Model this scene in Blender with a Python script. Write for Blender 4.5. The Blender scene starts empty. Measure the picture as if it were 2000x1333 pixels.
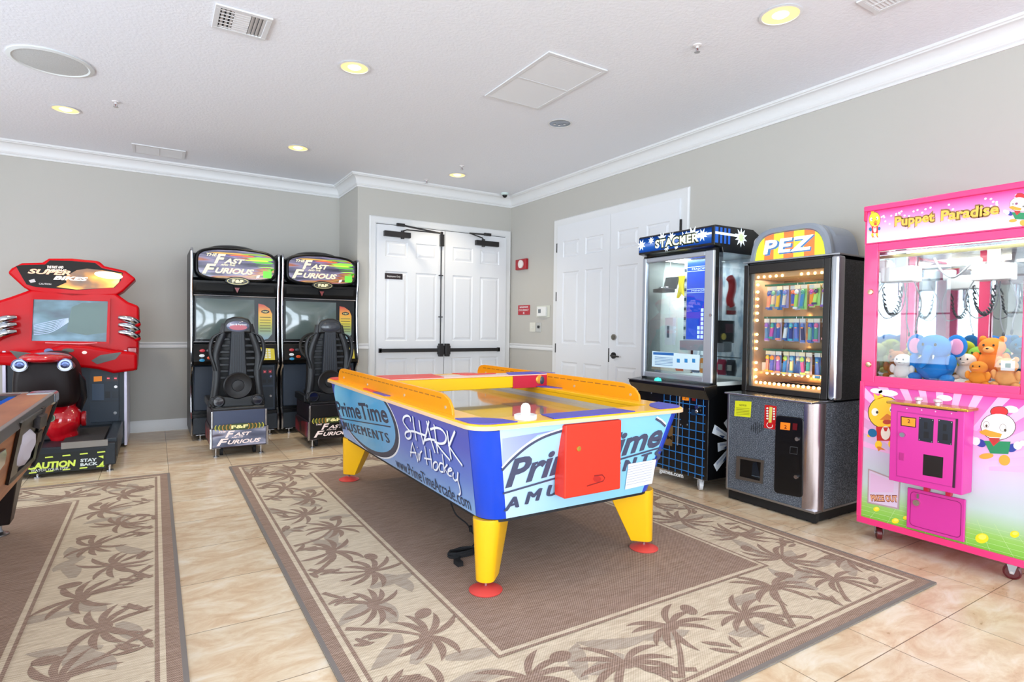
import bpy, bmesh, math, random
from mathutils import Vector, Matrix
R=random.Random(7)
C=bpy.context.scene; COL=C.collection; PI=math.pi
# ---------------------------------------------------------------- camera
F,PITCH,ROLL,YAW=1118.4165,.0239,.0134,.5575
CAM=Vector((-4.173,-6.7506,1.22))
_fw=Vector((math.sin(YAW)*math.cos(PITCH),math.cos(YAW)*math.cos(PITCH),-math.sin(PITCH)))
_r=Vector((math.cos(YAW),-math.sin(YAW),0)); _u=_r.cross(_fw)
_r2=_r*math.cos(ROLL)+_u*math.sin(ROLL); _u2=-_r*math.sin(ROLL)+_u*math.cos(ROLL)
cd=bpy.data.cameras.new('camera'); cam=bpy.data.objects.new('camera',cd); COL.objects.link(cam)
cd.sensor_width=36; cd.lens=F/2000*36; cd.clip_start=.05
M=Matrix((_r2,_u2,-_fw)).transposed().to_4x4(); M.translation=CAM; cam.matrix_world=M
C.camera=cam
# ---------------------------------------------------------------- world, daylight, exposure
W=bpy.data.worlds.new('sky'); C.world=W; W.use_nodes=True
W.node_tree.nodes['Background'].inputs[0].default_value=(.75,.87,1,1)
W.node_tree.nodes['Background'].inputs[1].default_value=1.0
C.view_settings.view_transform='Standard'; C.view_settings.look='None'
C.view_settings.exposure=0.17; C.view_settings.gamma=1; C.view_settings.use_curve_mapping=False
def area(name,loc,rot,sx,sy,power,col):
    l=bpy.data.lights.new(name,'AREA'); l.shape='RECTANGLE'; l.size=sx; l.size_y=sy; l.energy=power; l.color=col
    o=bpy.data.objects.new(name,l); COL.objects.link(o); o.location=loc; o.rotation_euler=rot; return o
X0,X1,Y0,Y1,ZC=-8.2,0.0,-10.2,.784,3.006
WINF=[(-7.9,-6.5),(-6.1,-4.7),(-4.3,-2.9),(-2.5,-1.1)]          # windows in the front wall (x ranges)
WINL=[(-9.2,-7.6),(-7.0,-5.4),(-4.8,-3.2),(-2.6,-1.0)]  # windows in the left side wall (y ranges)
for a,b in WINF: area('daylight',((a+b)/2,Y0-.16,1.55),(PI/2+.35,0,0),1.4,2.3,128,(.80,.90,1))
for a,b in WINL: area('daylight',(X0-.16,(a+b)/2,1.55),(0,-PI/2-.38,0),2.3,1.6,88,(.84,.92,1))
# ---------------------------------------------------------------- helpers
def lin(h):
    h=h.lstrip('#'); c=[int(h[i:i+2],16)/255 for i in (0,2,4)]
    return tuple(x/12.92 if x<=.04045 else ((x+.055)/1.055)**2.4 for x in c)+(1,)
MATS={}
def mat(h,rough=.5,metal=0,emit=0,spec=.5,coat=0,key=None):
    k=(h,rough,metal,emit,spec,coat)
    if k in MATS: return MATS[k]
    m=bpy.data.materials.new('paint_'+h.lstrip('#')); m.use_nodes=True; b=m.node_tree.nodes['Principled BSDF']
    b.inputs['Base Color'].default_value=lin(h); b.inputs['Roughness'].default_value=rough; b.inputs['Metallic'].default_value=metal
    b.inputs['Specular IOR Level'].default_value=spec; b.inputs['Coat Weight'].default_value=coat; b.inputs['Coat Roughness'].default_value=.05
    if emit: b.inputs['Emission Color'].default_value=lin(h); b.inputs['Emission Strength'].default_value=emit
    MATS[k]=m; return m
def nmat(name,rough=.5,spec=.5,metal=0,coat=0):
    m=bpy.data.materials.new(name); m.use_nodes=True; b=m.node_tree.nodes['Principled BSDF']
    b.inputs['Roughness'].default_value=rough; b.inputs['Specular IOR Level'].default_value=spec; b.inputs['Metallic'].default_value=metal
    b.inputs['Coat Weight'].default_value=coat; b.inputs['Coat Roughness'].default_value=.06
    return m,m.node_tree,b
def N(nt,t,**k):
    n=nt.nodes.new(t)
    for a,v in k.items():
        if a in n.inputs: n.inputs[a].default_value=v
        else: setattr(n,a,v)
    return n
def ramp(nt,stops,interp='LINEAR'):
    r=nt.nodes.new('ShaderNodeValToRGB'); r.color_ramp.interpolation=interp; e=r.color_ramp.elements
    e[0].position=stops[0][0]; e[0].color=lin(stops[0][1]); e[1].position=stops[-1][0]; e[1].color=lin(stops[-1][1])
    for p,c in stops[1:-1]: x=e.new(p); x.color=lin(c)
    return r
def gradmat(name,stops,rough=.35,coat=0,emit=0):
    """printed gradient: the ramp runs along the first UV coordinate"""
    m,nt,b=nmat(name,rough,coat=coat); uv=N(nt,'ShaderNodeUVMap'); s=N(nt,'ShaderNodeSeparateXYZ'); r=ramp(nt,stops)
    nt.links.new(uv.outputs[0],s.inputs[0]); nt.links.new(s.outputs[0],r.inputs[0]); nt.links.new(r.outputs[0],b.inputs['Base Color'])
    if emit: nt.links.new(r.outputs[0],b.inputs['Emission Color']); b.inputs['Emission Strength'].default_value=emit
    return m
def noisemat(name,stops,scale=20,stretch=(1,1,1),rough=.4,emit=0,detail=3,metal=0,coat=0,bump=0,interp='LINEAR',voronoi=False):
    m,nt,b=nmat(name,rough,metal=metal,coat=coat); t=N(nt,'ShaderNodeTexCoord'); mp=N(nt,'ShaderNodeMapping'); mp.inputs['Scale'].default_value=stretch
    if voronoi: n=N(nt,'ShaderNodeTexVoronoi',Scale=scale); so=n.outputs['Color']
    else: n=N(nt,'ShaderNodeTexNoise',Scale=scale,Detail=detail); so=n.outputs[0]
    r=ramp(nt,stops,interp)
    L=nt.links.new; L(t.outputs['Object'],mp.inputs[0]); L(mp.outputs[0],n.inputs['Vector']); L(so,r.inputs[0]); L(r.outputs[0],b.inputs['Base Color'])
    if emit: L(r.outputs[0],b.inputs['Emission Color']); b.inputs['Emission Strength'].default_value=emit
    if bump:
        bp=N(nt,'ShaderNodeBump',Strength=bump,Distance=.002); L(so,bp.inputs['Height']); L(bp.outputs[0],b.inputs['Normal'])
    return m
def glassmat(name,tint=(.95,.98,.97),refl=1.0,ior=1.45):
    m=bpy.data.materials.new(name); m.use_nodes=True; nt=m.node_tree; nt.nodes.clear()
    o=N(nt,'ShaderNodeOutputMaterial'); mx=N(nt,'ShaderNodeMixShader'); tr=N(nt,'ShaderNodeBsdfTransparent'); gl=N(nt,'ShaderNodeBsdfGlossy',Roughness=.01); fr=N(nt,'ShaderNodeFresnel',IOR=ior)
    mu=N(nt,'ShaderNodeMath',operation='MULTIPLY'); mu.inputs[1].default_value=refl
    tr.inputs[0].default_value=tint+(1,); L=nt.links.new
    L(fr.outputs[0],mu.inputs[0]); L(mu.outputs[0],mx.inputs[0]); L(tr.outputs[0],mx.inputs[1]); L(gl.outputs[0],mx.inputs[2]); L(mx.outputs[0],o.inputs[0]); return m
def at(px,py,P,n):
    """the point of the plane through P with normal n that the photograph shows at pixel (px, py)"""
    d=_fw*F+_r2*(px-1000)-_u2*(py-666.5); P=Vector(P); n=Vector(n)
    return CAM+d*((P-CAM).dot(n)/d.dot(n))
def ax(px,py,x): return at(px,py,(x,0,0),(1,0,0))
def ay(px,py,y): return at(px,py,(0,y,0),(0,1,0))
def az(px,py,z): return at(px,py,(0,0,z),(0,0,1))
class MB:
    def __init__(s): s.v=[]; s.f=[]; s.m=[]; s.uv=[]; s.mats=[]
    def mi(s,m):
        if m not in s.mats: s.mats.append(m)
        return s.mats.index(m)
    def add(s,vs,fs,m,uv=None):
        b=len(s.v); s.v+=[tuple(v) for v in vs]; i=s.mi(m)
        for f in fs: s.f.append([b+k for k in f]); s.m.append(i); s.uv.append([uv[k] if uv else 0 for k in f])
        return s
    def box(s,x0,x1,y0,y1,z0,z1,m):
        return s.add([(x,y,z) for x in (x0,x1) for y in (y0,y1) for z in (z0,z1)],[(0,1,3,2),(4,6,7,5),(0,4,5,1),(2,3,7,6),(0,2,6,4),(1,5,7,3)],m)
    def quad(s,a,b,c,d,m): return s.add([a,b,c,d],[(0,1,2,3)],m)
    def prism(s,pts,vec,m,cap=None):
        n=len(pts); vec=Vector(vec); vs=[Vector(p) for p in pts]; vs+= [p+vec for p in vs]
        s.add(vs,[(i,(i+1)%n,n+(i+1)%n,n+i) for i in range(n)],m); b=len(s.v)-2*n
        i=s.mi(cap or m); s.f+= [[b+k for k in range(n)][::-1],[b+n+k for k in range(n)]]; s.m+=[i,i]; s.uv+=[[0]*n,[0]*n]; return s
    def loft(s,secs,m,cap=True,closed=False):
        n=len(secs[0]); k=len(secs); vs=[p for q in secs for p in q]
        fs=[(a*n+i,a*n+(i+1)%n,(a+1)*n+(i+1)%n,(a+1)*n+i) for a in range(k-1) for i in range(n)]
        if closed: fs+=[((k-1)*n+i,(k-1)*n+(i+1)%n,(i+1)%n,i) for i in range(n)]
        elif cap: fs+=[tuple(range(n))[::-1],tuple((k-1)*n+i for i in range(n))]
        return s.add(vs,fs,m)
    def lathe(s,prof,c,m,axis='z',n=24,cap=True,sx=1,sy=1):
        c=Vector(c); secs=[]
        for r,h in prof:
            q=[]
            for i in range(n):
                a=2*PI*i/n; u,v=r*math.cos(a)*sx,r*math.sin(a)*sy
                q.append(c+(Vector((u,v,h)) if axis=='z' else Vector((h,u,v)) if axis=='x' else Vector((u,h,v))))
            secs.append(q)
        return s.loft(secs,m,cap)
    def cyl(s,c,r,h,m,axis='z',n=20,r2=None): return s.lathe([(r,0),(r if r2 is None else r2,h)],c,m,axis,n)
    def tube(s,pts,r,m,n=8,closed=False):
        pts=[Vector(p) for p in pts]; k=len(pts); secs=[]; up=None
        for i,p in enumerate(pts):
            a=pts[i-1] if (i>0 or closed) else p; b=pts[(i+1)%k] if (i<k-1 or closed) else p
            t=(b-a).normalized()
            if up is None: up=t.orthogonal().normalized()
            up=(up-t*up.dot(t)).normalized(); w=t.cross(up); rr=r[i] if isinstance(r,(list,tuple)) else r
            secs.append([p+(up*math.cos(2*PI*j/n)+w*math.sin(2*PI*j/n))*rr for j in range(n)])
        return s.loft(secs,m,True,closed)
    def ell(s,c,r,m,n=20,k=12,rot=None):
        c=Vector(c); secs=[]
        for i in range(k+1):
            t=-PI/2+PI*i/k; q=[]
            for j in range(n):
                a=2*PI*j/n; v=Vector((r[0]*max(math.cos(t),1e-3)*math.cos(a),r[1]*max(math.cos(t),1e-3)*math.sin(a),r[2]*math.sin(t)))
                if rot: v=rot@v
                q.append(c+v)
            secs.append(q)
        return s.loft(secs,m)
    def build(s,name,parent=None,bevel=0,seg=2,recalc=True,smooth=True,ang=32,sub=0):
        off=Vector((0,0,0)); p=parent
        while p is not None: off+=Vector(p.location); p=p.parent
        me=bpy.data.meshes.new(name); me.from_pydata([tuple(Vector(v)-off) for v in s.v],[],s.f)
        for m in s.mats: me.materials.append(m)
        me.polygons.foreach_set('material_index',s.m)
        if any(any(u) for u in s.uv):
            ul=me.uv_layers.new(name='UVMap'); k=0
            for f in s.uv:
                for u in f: ul.data[k].uv=(u,0); k+=1
        if recalc:
            bm=bmesh.new(); bm.from_mesh(me); bmesh.ops.recalc_face_normals(bm,faces=bm.faces); bm.to_mesh(me); bm.free()
        me.update()
        if smooth:
            me.polygons.foreach_set('use_smooth',[True]*len(me.polygons)); me.set_sharp_from_angle(angle=math.radians(ang))
        o=bpy.data.objects.new(name,me); COL.objects.link(o); o.parent=parent
        if bevel:
            b=o.modifiers.new('bevel','BEVEL'); b.width=bevel; b.segments=seg; b.limit_method='ANGLE'; b.angle_limit=math.radians(40); b.harden_normals=True
        if sub:
            b=o.modifiers.new('sub','SUBSURF'); b.levels=b.render_levels=sub
        return o
def thing(name,loc,label,cat,group=None):
    o=bpy.data.objects.new(name,None); COL.objects.link(o); o.location=loc; o['label']=label; o['category']=cat; o.empty_display_size=.1
    if group: o['group']=group
    return o
def tag(o,label,cat,group=None,kind=None):
    o['label']=label; o['category']=cat
    if group: o['group']=group
    if kind: o['kind']=kind
    return o
def struct(o,label=None):
    o['kind']='structure'
    if label: o['label']=label
    return o
def plabel(o,label): o['label']=label; return o
def dup(root,d,label,group=None):
    r=root.copy(); COL.objects.link(r); r.location=Vector(root.location)+Vector(d); r['label']=label
    if group: r['group']=group
    for ch in [o for o in COL.objects if o.parent==root]:
        c=ch.copy(); COL.objects.link(c); c.parent=r
        for g in [o for o in COL.objects if o.parent==ch]:
            e=g.copy(); COL.objects.link(e); e.parent=c
    return r
_tx={}
def textgeo(txt,bold=0,shear=0,space=1):
    k=(txt,bold,shear,space)
    if k in _tx: return _tx[k]
    cu=bpy.data.curves.new('t','FONT'); cu.body=txt; cu.size=1; cu.offset=bold; cu.shear=shear; cu.space_character=space; cu.resolution_u=3
    o=bpy.data.objects.new('t',cu); COL.objects.link(o); bpy.context.view_layer.update()
    me=o.evaluated_get(bpy.context.evaluated_depsgraph_get()).to_mesh()
    vs=[(v.co.x,v.co.y) for v in me.vertices]; fs=[tuple(p.vertices) for p in me.polygons]
    bpy.data.objects.remove(o); bpy.data.curves.remove(cu)
    xs=[v[0] for v in vs]; cap=.73
    _tx[k]=(vs,fs,min(xs),max(xs),cap); return _tx[k]
class Art(MB):
    """flat print on a plane: origin O, axes U and V, facing U x V; higher layers lie a hair further out"""
    def __init__(s,O,U,V,eps=.0005):
        super().__init__(); s.O=Vector(O); s.U=Vector(U).normalized(); s.V=Vector(V).normalized(); s.N=s.U.cross(s.V).normalized(); s.eps=eps
    def w(s,u,v,l=1): return s.O+s.U*u+s.V*v+s.N*s.eps*l
    def px(s,x,y):
        d=at(x,y,s.O,s.N)-s.O; return (d.dot(s.U),d.dot(s.V))
    def poly(s,pts,m,l=1,grad=None):
        uv=None
        if grad:
            a,b=Vector(grad[0]),Vector(grad[1]); d=b-a; uv=[(Vector(p)-a).dot(d)/d.dot(d) for p in pts]
        return s.add([s.w(*p,l) for p in pts],[tuple(range(len(pts)))],m,uv)
    def ppoly(s,pts,m,l=1,grad=None):
        return s.poly([s.px(*p) for p in pts],m,l,[s.px(*g) for g in grad] if grad else None)
    def rect(s,u0,u1,v0,v1,m,l=1): return s.poly([(u0,v0),(u1,v0),(u1,v1),(u0,v1)],m,l)
    def ellipse(s,c,ru,rv,m,l=1,n=28,a0=0,a1=2*PI,rot=0):
        cr,sr=math.cos(rot),math.sin(rot)
        return s.poly([(c[0]+ru*math.cos(a)*cr-rv*math.sin(a)*sr,c[1]+ru*math.cos(a)*sr+rv*math.sin(a)*cr) for a in [a0+(a1-a0)*i/n for i in range(n if a1-a0>=6.28 else n+1)]],m,l)
    def pell(s,x,y,rx,ry,m,l=1,n=24,rot=0):
        return s.ppoly([(x+rx*math.cos(a)*math.cos(rot)-ry*math.sin(a)*math.sin(rot),y+rx*math.cos(a)*math.sin(rot)+ry*math.sin(a)*math.cos(rot)) for a in [-2*PI*i/n for i in range(n)]],m,l)
    def stroke(s,pts,w,m,l=1,closed=False,taper=False):
        P=[Vector(p) for p in pts]; k=len(P); a=[];b=[]
        for i,p in enumerate(P):
            q=P[i-1] if (i or closed) else p; r=P[(i+1)%k] if (i<k-1 or closed) else p
            t=(r-q); t=t.normalized() if t.length else Vector((1,0)); n=Vector((-t.y,t.x)); ww=(w if not callable(w) else w(i/(k-1)))/2
            a.append(p+n*ww); b.append(p-n*ww)
        vs=[s.w(*p,l+.3*(i%k)/k) for i,p in enumerate(a+b)]; fs=[(i,k+i,k+(i+1)%k,(i+1)%k) for i in range(k if closed else k-1)]
        return s.add(vs,fs,m)
    def pstroke(s,pts,w,m,l=1,smooth=False,closed=False):
        P=[s.px(*p) for p in pts]
        if smooth: P=crom(P,closed)
        return s.stroke(P,w,m,l,closed)
    def text(s,txt,u,v,h,m,l=2,width=None,bold=0,shear=0,space=1,up=(0,1),right=None,align='l'):
        vs,fs,x0,x1,cap=textgeo(txt,bold,shear,space); k=h/cap; kx=(width/(x1-x0)) if width else k
        if align=='c': u-= (x1-x0)*kx/2
        up=Vector(up); rt=Vector(right) if right else Vector((1,0))
        return s.add([s.w(*(Vector((u,v))+rt*((a-x0)*kx)+up*(b*k)),l) for a,b in vs],fs,m)
    def ptext(s,txt,p0,p1,pt,m,l=2,bold=0,shear=0,space=1):
        """text whose baseline runs p0-p1 and whose first capital reaches pt (all photograph pixels)"""
        a,b,c=[Vector(s.px(*p)) for p in (p0,p1,pt)]; w=(b-a).length; r=(b-a).normalized(); n=Vector((-r.y,r.x)); h=(c-a).dot(n)
        return s.text(txt,a.x,a.y,h,m,l,w,bold,shear,space,n,r)
    def build(s,name,parent=None,**k): k.setdefault('recalc',False); k.setdefault('smooth',False); return MB.build(s,name,parent,**k)
def crom(P,closed=False,n=6):
    P=[Vector(p) for p in P]; out=[]; k=len(P)
    for i in range(k if closed else k-1):
        g=lambda j: P[j%k] if closed else P[max(0,min(k-1,j))]
        a,b,c,d=g(i-1),g(i),g(i+1),g(i+2)
        for j in range(n):
            t=j/n; out.append(.5*((2*b)+(c-a)*t+(2*a-5*b+4*c-d)*t*t+(3*b-a-3*c+d)*t**3))
    if not closed: out.append(P[-1])
    return out
def front(y,eps=.0005): return Art((0,y,0),(1,0,0),(0,0,1),eps)      # faces -y, u=x v=z
def side(x,eps=.0005): return Art((x,0,0),(0,-1,0),(0,0,1),eps)      # faces -x, u=-y v=z
def rrect(x0,x1,y0,y1,r,n=5):
    out=[]
    for cx,cy,a in ((x1-r,y1-r,0),(x0+r,y1-r,PI/2),(x0+r,y0+r,PI),(x1-r,y0+r,1.5*PI)):
        out+=[(cx+r*math.cos(a+PI/2*i/n),cy+r*math.sin(a+PI/2*i/n)) for i in range(n+1)]
    return out
WHITE=mat('#e9e9e9',.35); CHROME=mat('#c9ccd2',.16,1); STEEL=mat('#a9abb0',.34,1); BLACK=mat('#0c0c0e',.3); MBLACK=mat('#101114',.6); BRONZE=mat('#1d1a1b',.4)
RUBBER=mat('#15161a',.7)
# ================================================================= ROOM
def wallmat():
    m,nt,b=nmat('wall_paint',.75,.3); t=N(nt,'ShaderNodeTexCoord'); n=N(nt,'ShaderNodeTexNoise',Scale=90,Detail=4); bp=N(nt,'ShaderNodeBump',Strength=.12,Distance=.002)
    b.inputs['Base Color'].default_value=lin('#bfbcb5'); L=nt.links.new; L(t.outputs['Object'],n.inputs['Vector']); L(n.outputs[0],bp.inputs['Height']); L(bp.outputs[0],b.inputs['Normal']); return m
WALL=wallmat()
def ceilmat():
    m,nt,b=nmat('knockdown_ceiling',.85,.2); t=N(nt,'ShaderNodeTexCoord'); n=N(nt,'ShaderNodeTexNoise',Scale=52,Detail=5); r=ramp(nt,[(.42,'#000000'),(.58,'#ffffff')]); bp=N(nt,'ShaderNodeBump',Strength=.22,Distance=.003)
    b.inputs['Base Color'].default_value=lin('#f0f2f8'); L=nt.links.new; L(t.outputs['Object'],n.inputs['Vector']); L(n.outputs[0],r.inputs[0]); L(r.outputs[0],bp.inputs['Height']); L(bp.outputs[0],b.inputs['Normal']); return m
CEIL=ceilmat()
TRIM=mat('#e4e4e4',.4)
def floormat():
    m,nt,b=nmat('travertine_tile',.3,.45); L=nt.links.new
    t=N(nt,'ShaderNodeTexCoord'); mp=N(nt,'ShaderNodeMapping'); mp.inputs['Scale'].default_value=(1.0,2.2,1)
    n=N(nt,'ShaderNodeTexNoise',Scale=4.5,Detail=9,Roughness=.68,Distortion=.6); L(t.outputs['Object'],mp.inputs[0]); L(mp.outputs[0],n.inputs['Vector'])
    r=ramp(nt,[(.25,'#c6a27e'),(.42,'#d8bb99'),(.53,'#e3ceb0'),(.64,'#ebdcc6'),(.78,'#f0e8dc')]); L(n.outputs[0],r.inputs[0])
    # joints
    sx=N(nt,'ShaderNodeSeparateXYZ'); L(t.outputs['Object'],sx.inputs[0])
    def line(src,off,per,w,extra=None):
        a=N(nt,'ShaderNodeMath',operation='ADD'); L(src,a.inputs[0]); a.inputs[1].default_value=off
        if extra: L(extra,a.inputs[1])
        p=N(nt,'ShaderNodeMath',operation='PINGPONG'); L(a.outputs[0],p.inputs[0]); p.inputs[1].default_value=per/2
        q=N(nt,'ShaderNodeMath',operation='LESS_THAN'); L(p.outputs[0],q.inputs[0]); q.inputs[1].default_value=w; return q,a
    # rows west of x=-3 are laid with a shifted course
    g=N(nt,'ShaderNodeMath',operation='GREATER_THAN'); L(sx.outputs[0],g.inputs[0]); g.inputs[1].default_value=-2.9
    ml=N(nt,'ShaderNodeMapRange'); L(g.outputs[0],ml.inputs[0]); ml.inputs[3].default_value=3.40+9.6; ml.inputs[4].default_value=4.67+9.8
    qx,axn=line(sx.outputs[0],1.335+9*.46,.465,.0018); qy,ayn=line(sx.outputs[1],0,.488,.0018,ml.outputs[0])
    mx=N(nt,'ShaderNodeMath',operation='MAXIMUM'); L(qx.outputs[0],mx.inputs[0]); L(qy.outputs[0],mx.inputs[1])
    # per tile tint
    def cell(a,per):
        d=N(nt,'ShaderNodeMath',operation='DIVIDE'); L(a.outputs[0],d.inputs[0]); d.inputs[1].default_value=per
        f=N(nt,'ShaderNodeMath',operation='FLOOR'); L(d.outputs[0],f.inputs[0]); return f
    cx,cy=cell(axn,.465),cell(ayn,.488); cc=N(nt,'ShaderNodeCombineXYZ'); L(cx.outputs[0],cc.inputs[0]); L(cy.outputs[0],cc.inputs[1])
    wn=N(nt,'ShaderNodeTexWhiteNoise'); L(cc.outputs[0],wn.inputs[0])
    mr=N(nt,'ShaderNodeMapRange'); L(wn.outputs[0],mr.inputs[0]); mr.inputs[3].default_value=.93; mr.inputs[4].default_value=1.05
    mu=N(nt,'ShaderNodeVectorMath',operation='SCALE'); L(r.outputs[0],mu.inputs[0]); L(mr.outputs[0],mu.inputs['Scale'])
    mc=N(nt,'ShaderNodeMix',data_type='RGBA'); L(mx.outputs[0],mc.inputs[0]); L(mu.outputs[0],mc.inputs[6]); mc.inputs[7].default_value=lin('#80694f')
    L(mc.outputs[2],b.inputs['Base Color'])
    rr=N(nt,'ShaderNodeMapRange'); L(n.outputs[0],rr.inputs[0]); rr.inputs[3].default_value=.2; rr.inputs[4].default_value=.42; L(rr.outputs[0],b.inputs['Roughness'])
    bp=N(nt,'ShaderNodeBump',Strength=.08,Distance=.003); L(n.outputs[0],bp.inputs['Height']); L(bp.outputs[0],b.inputs['Normal'])
    return m
struct(MB().box(X0-.1,.1,Y0-.1,Y1+.1,-.1,0,floormat()).build('floor'))
struct(MB().box(X0-.1,.1,Y0-.1,Y1+.1,ZC,ZC+.1,CEIL).build('ceiling'))
struct(MB().box(X0,-2.139,Y1,Y1+.1,0,ZC,WALL).build('wall_back_left'))
struct(MB().box(-2.139,0,0,Y1+.1,0,ZC,WALL).build('wall_back'))
struct(MB().box(0,.1,Y0,Y1,0,ZC,WALL).build('wall_right'))
def holed(b0,b1,holes,z0,z1,f):
    b=MB(); last=b0
    for a,c in holes: f(b,last,a,0,ZC); f(b,a,c,0,z0); f(b,a,c,z1,ZC); last=c
    f(b,last,b1,0,ZC); return b
struct(holed(X0,X1,WINF,.4,2.7,lambda b,p,q,z0,z1:b.box(p,q,Y0-.1,Y0,z0,z1,WALL)).build('wall_front'))
struct(holed(Y0,Y1,WINL,.4,2.7,lambda b,p,q,z0,z1:b.box(X0-.1,X0,p,q,z0,z1,WALL)).build('wall_left'))
PANE=glassmat('window_glass',(.97,.99,1),1)
def window(k,hor,a,c):
    b=MB(); z0,z1=.4,2.7
    def bb(p,q,r0,r1): 
        if hor: b.box(p,q,Y0-.09,Y0+.02,r0,r1,TRIM)
        else: b.box(X0-.09,X0+.02,p,q,r0,r1,TRIM)
    bb(a,a+.06,z0,z1); bb(c-.06,c,z0,z1); bb(a,c,z0,z0+.06); bb(a,c,z1-.06,z1)
    for i in (1,2): m=a+(c-a)*i/3; bb(m-.012,m+.012,z0,z1)
    for i in (1,2,3): z=z0+(z1-z0)*i/4; bb(a,c,z-.012,z+.012)
    o=struct(b.build('window_%d'%k))
    g=MB()
    if hor: g.box(a,c,Y0-.05,Y0-.045,z0,z1,PANE)
    else: g.box(X0-.05,X0-.045,a,c,z0,z1,PANE)
    g.build('pane',o)
for i,(a,c) in enumerate(WINF): window(i+1,True,a,c)
for i,(a,c) in enumerate(WINL): window(i+5,False,a,c)
def sweep(path,prof,m,closed=False):
    """prof = (distance into the room, z); the room lies to the right of the path"""
    P=[Vector(p) for p in path]; n=len(P); secs=[]
    for i,p in enumerate(P):
        d0=(P[i]-P[i-1]).normalized() if (i or closed) else None; d1=(P[(i+1)%n]-P[i]).normalized() if (i<n-1 or closed) else None
        d0=d0 or d1; d1=d1 or d0
        n0=Vector((d0.y,-d0.x)); n1=Vector((d1.y,-d1.x)); bis=(n0+n1); bis=bis/bis.dot(n0)*1.0
        secs.append([Vector((p.x+bis.x*a,p.y+bis.y*a,z)) for a,z in prof])
    return MB().loft(secs,m,not closed,closed)
cove=[(0,2.86),(.012,2.86),(.016,2.872),(.012,2.880),(.02,2.886),(.024,2.896)]+[(.026+.058*(1-math.cos(t)),2.899+.078*math.sin(t)) for t in [PI/2*i/7 for i in range(8)]]+[(.088,2.985),(.0968,2.988),(.0968,ZC),(0,ZC)]
ring=[(X0,Y0),(X0,Y1),(-2.139,Y1),(-2.139,0),(0,0),(0,Y0)]
struct(sweep(ring,cove,TRIM,True).build('trim_1',ang=25),'white crown moulding')
rail=[(0,.937),(.010,.937),(.014,.95),(.012,.962),(.006,.972),(.010,.982),(.018,.99),(.018,1.002),(0,1.002)]
base=[(0,0),(.014,0),(.014,.105),(.009,.118),(.007,.1285),(0,.1285)]
k=2
for path in ([(X0,-1.0),(X0,Y1),(-2.139,Y1),(-2.139,0),(-2.0,0)],[(0,-.0),(0,-1.024)],[(0,-3.12),(0,Y0)]):
    for pr in (rail,base):
        if pr is base: struct(sweep(path,pr,TRIM).build('baseboard_%s'%{2:'left',4:'corner',6:'right'}[k-1]))
        else: struct(sweep(path,pr,TRIM).build('trim_%d'%k),'white chair rail')
        k+=1
# ---- doors.  F(u,d,z): u along the wall, d out of the wall
def casing(fn,u0,u1,zt,name,cw=.085):
    pr=[(0,0),(0,.012),(.012,.022),(.05,.016),(.07,.018),(cw,.010),(cw,0)]     # outer edge -> inner edge
    b=MB(); path=[(u0,0,1,0),(u0,zt,1,-1),(u1,zt,-1,-1),(u1,0,-1,0)]
    secs=[[fn(u+a*su,d,z+a*sz) for a,d in pr] for u,z,su,sz in path]
    b.loft(secs,TRIM); return b.build(name)
DOORW=mat('#e6e7ea',.42)
def leaf(fn,u0,u1,z0,z1,name,parent=None):
    b=MB(); T=.034
    b.add([fn(u,d,z) for u in (u0,u1) for d in (.004,T) for z in (z0,z1)],[(0,1,3,2),(4,6,7,5),(0,4,5,1),(0,2,6,4),(1,5,7,3)],DOORW)
    w=u1-u0; cols=[(u0+w*.12,u0+w*.44),(u0+w*.56,u0+w*.88)]; H=z1-z0
    rows=[(z0+H*.095,z0+H*.335),(z0+H*.42,z0+H*.765),(z0+H*.84,z0+H*.922)] if H<1 else [(.22,.82),(1.035,1.885),(2.06,2.25)]
    us=[u0]+[x for c in cols for x in c]+[u1]; zs=[z0]+[x for c in rows for x in c]+[z1]
    for i in range(len(us)-1):
        for j in range(len(zs)-1):
            a,c,p,q=us[i],us[i+1],zs[j],zs[j+1]
            if i%2==1 and j%2==1:
                rg=[(0,T),(.010,T-.011),(.022,T-.011),(.045,T-.001)]
                L=[[fn(a+e,d,p+e),fn(c-e,d,p+e),fn(c-e,d,q-e),fn(a+e,d,q-e)] for e,d in rg]
                b.loft(L,DOORW,False); b.add(L[-1],[(0,1,2,3)],DOORW)
            else: b.add([fn(a,T,p),fn(c,T,p),fn(c,T,q),fn(a,T,q)],[(0,1,2,3)],DOORW)
    bm=b.build(name,parent,ang=20); return bm
fb=lambda u,d,z: Vector((u,-d,z)); fr=lambda u,d,z: Vector((-d,-u,z))
struct(casing(fb,-1.9985,-.0123,2.5397,'trim_20'),'white casing round the double door with push bars')
struct(MB().box(-1.925,-.085,-.003,0,0,2.455,mat('#1a1a1a',.6)).build('trim_24'))  # near-black sheet behind the leaves, painting shade into the door gaps
d1=struct(leaf(fb,-1.912,-1.022,.01,2.443,'door_1')); d2=struct(leaf(fb,-1.014,-.098,.01,2.443,'door_2'))
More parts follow.
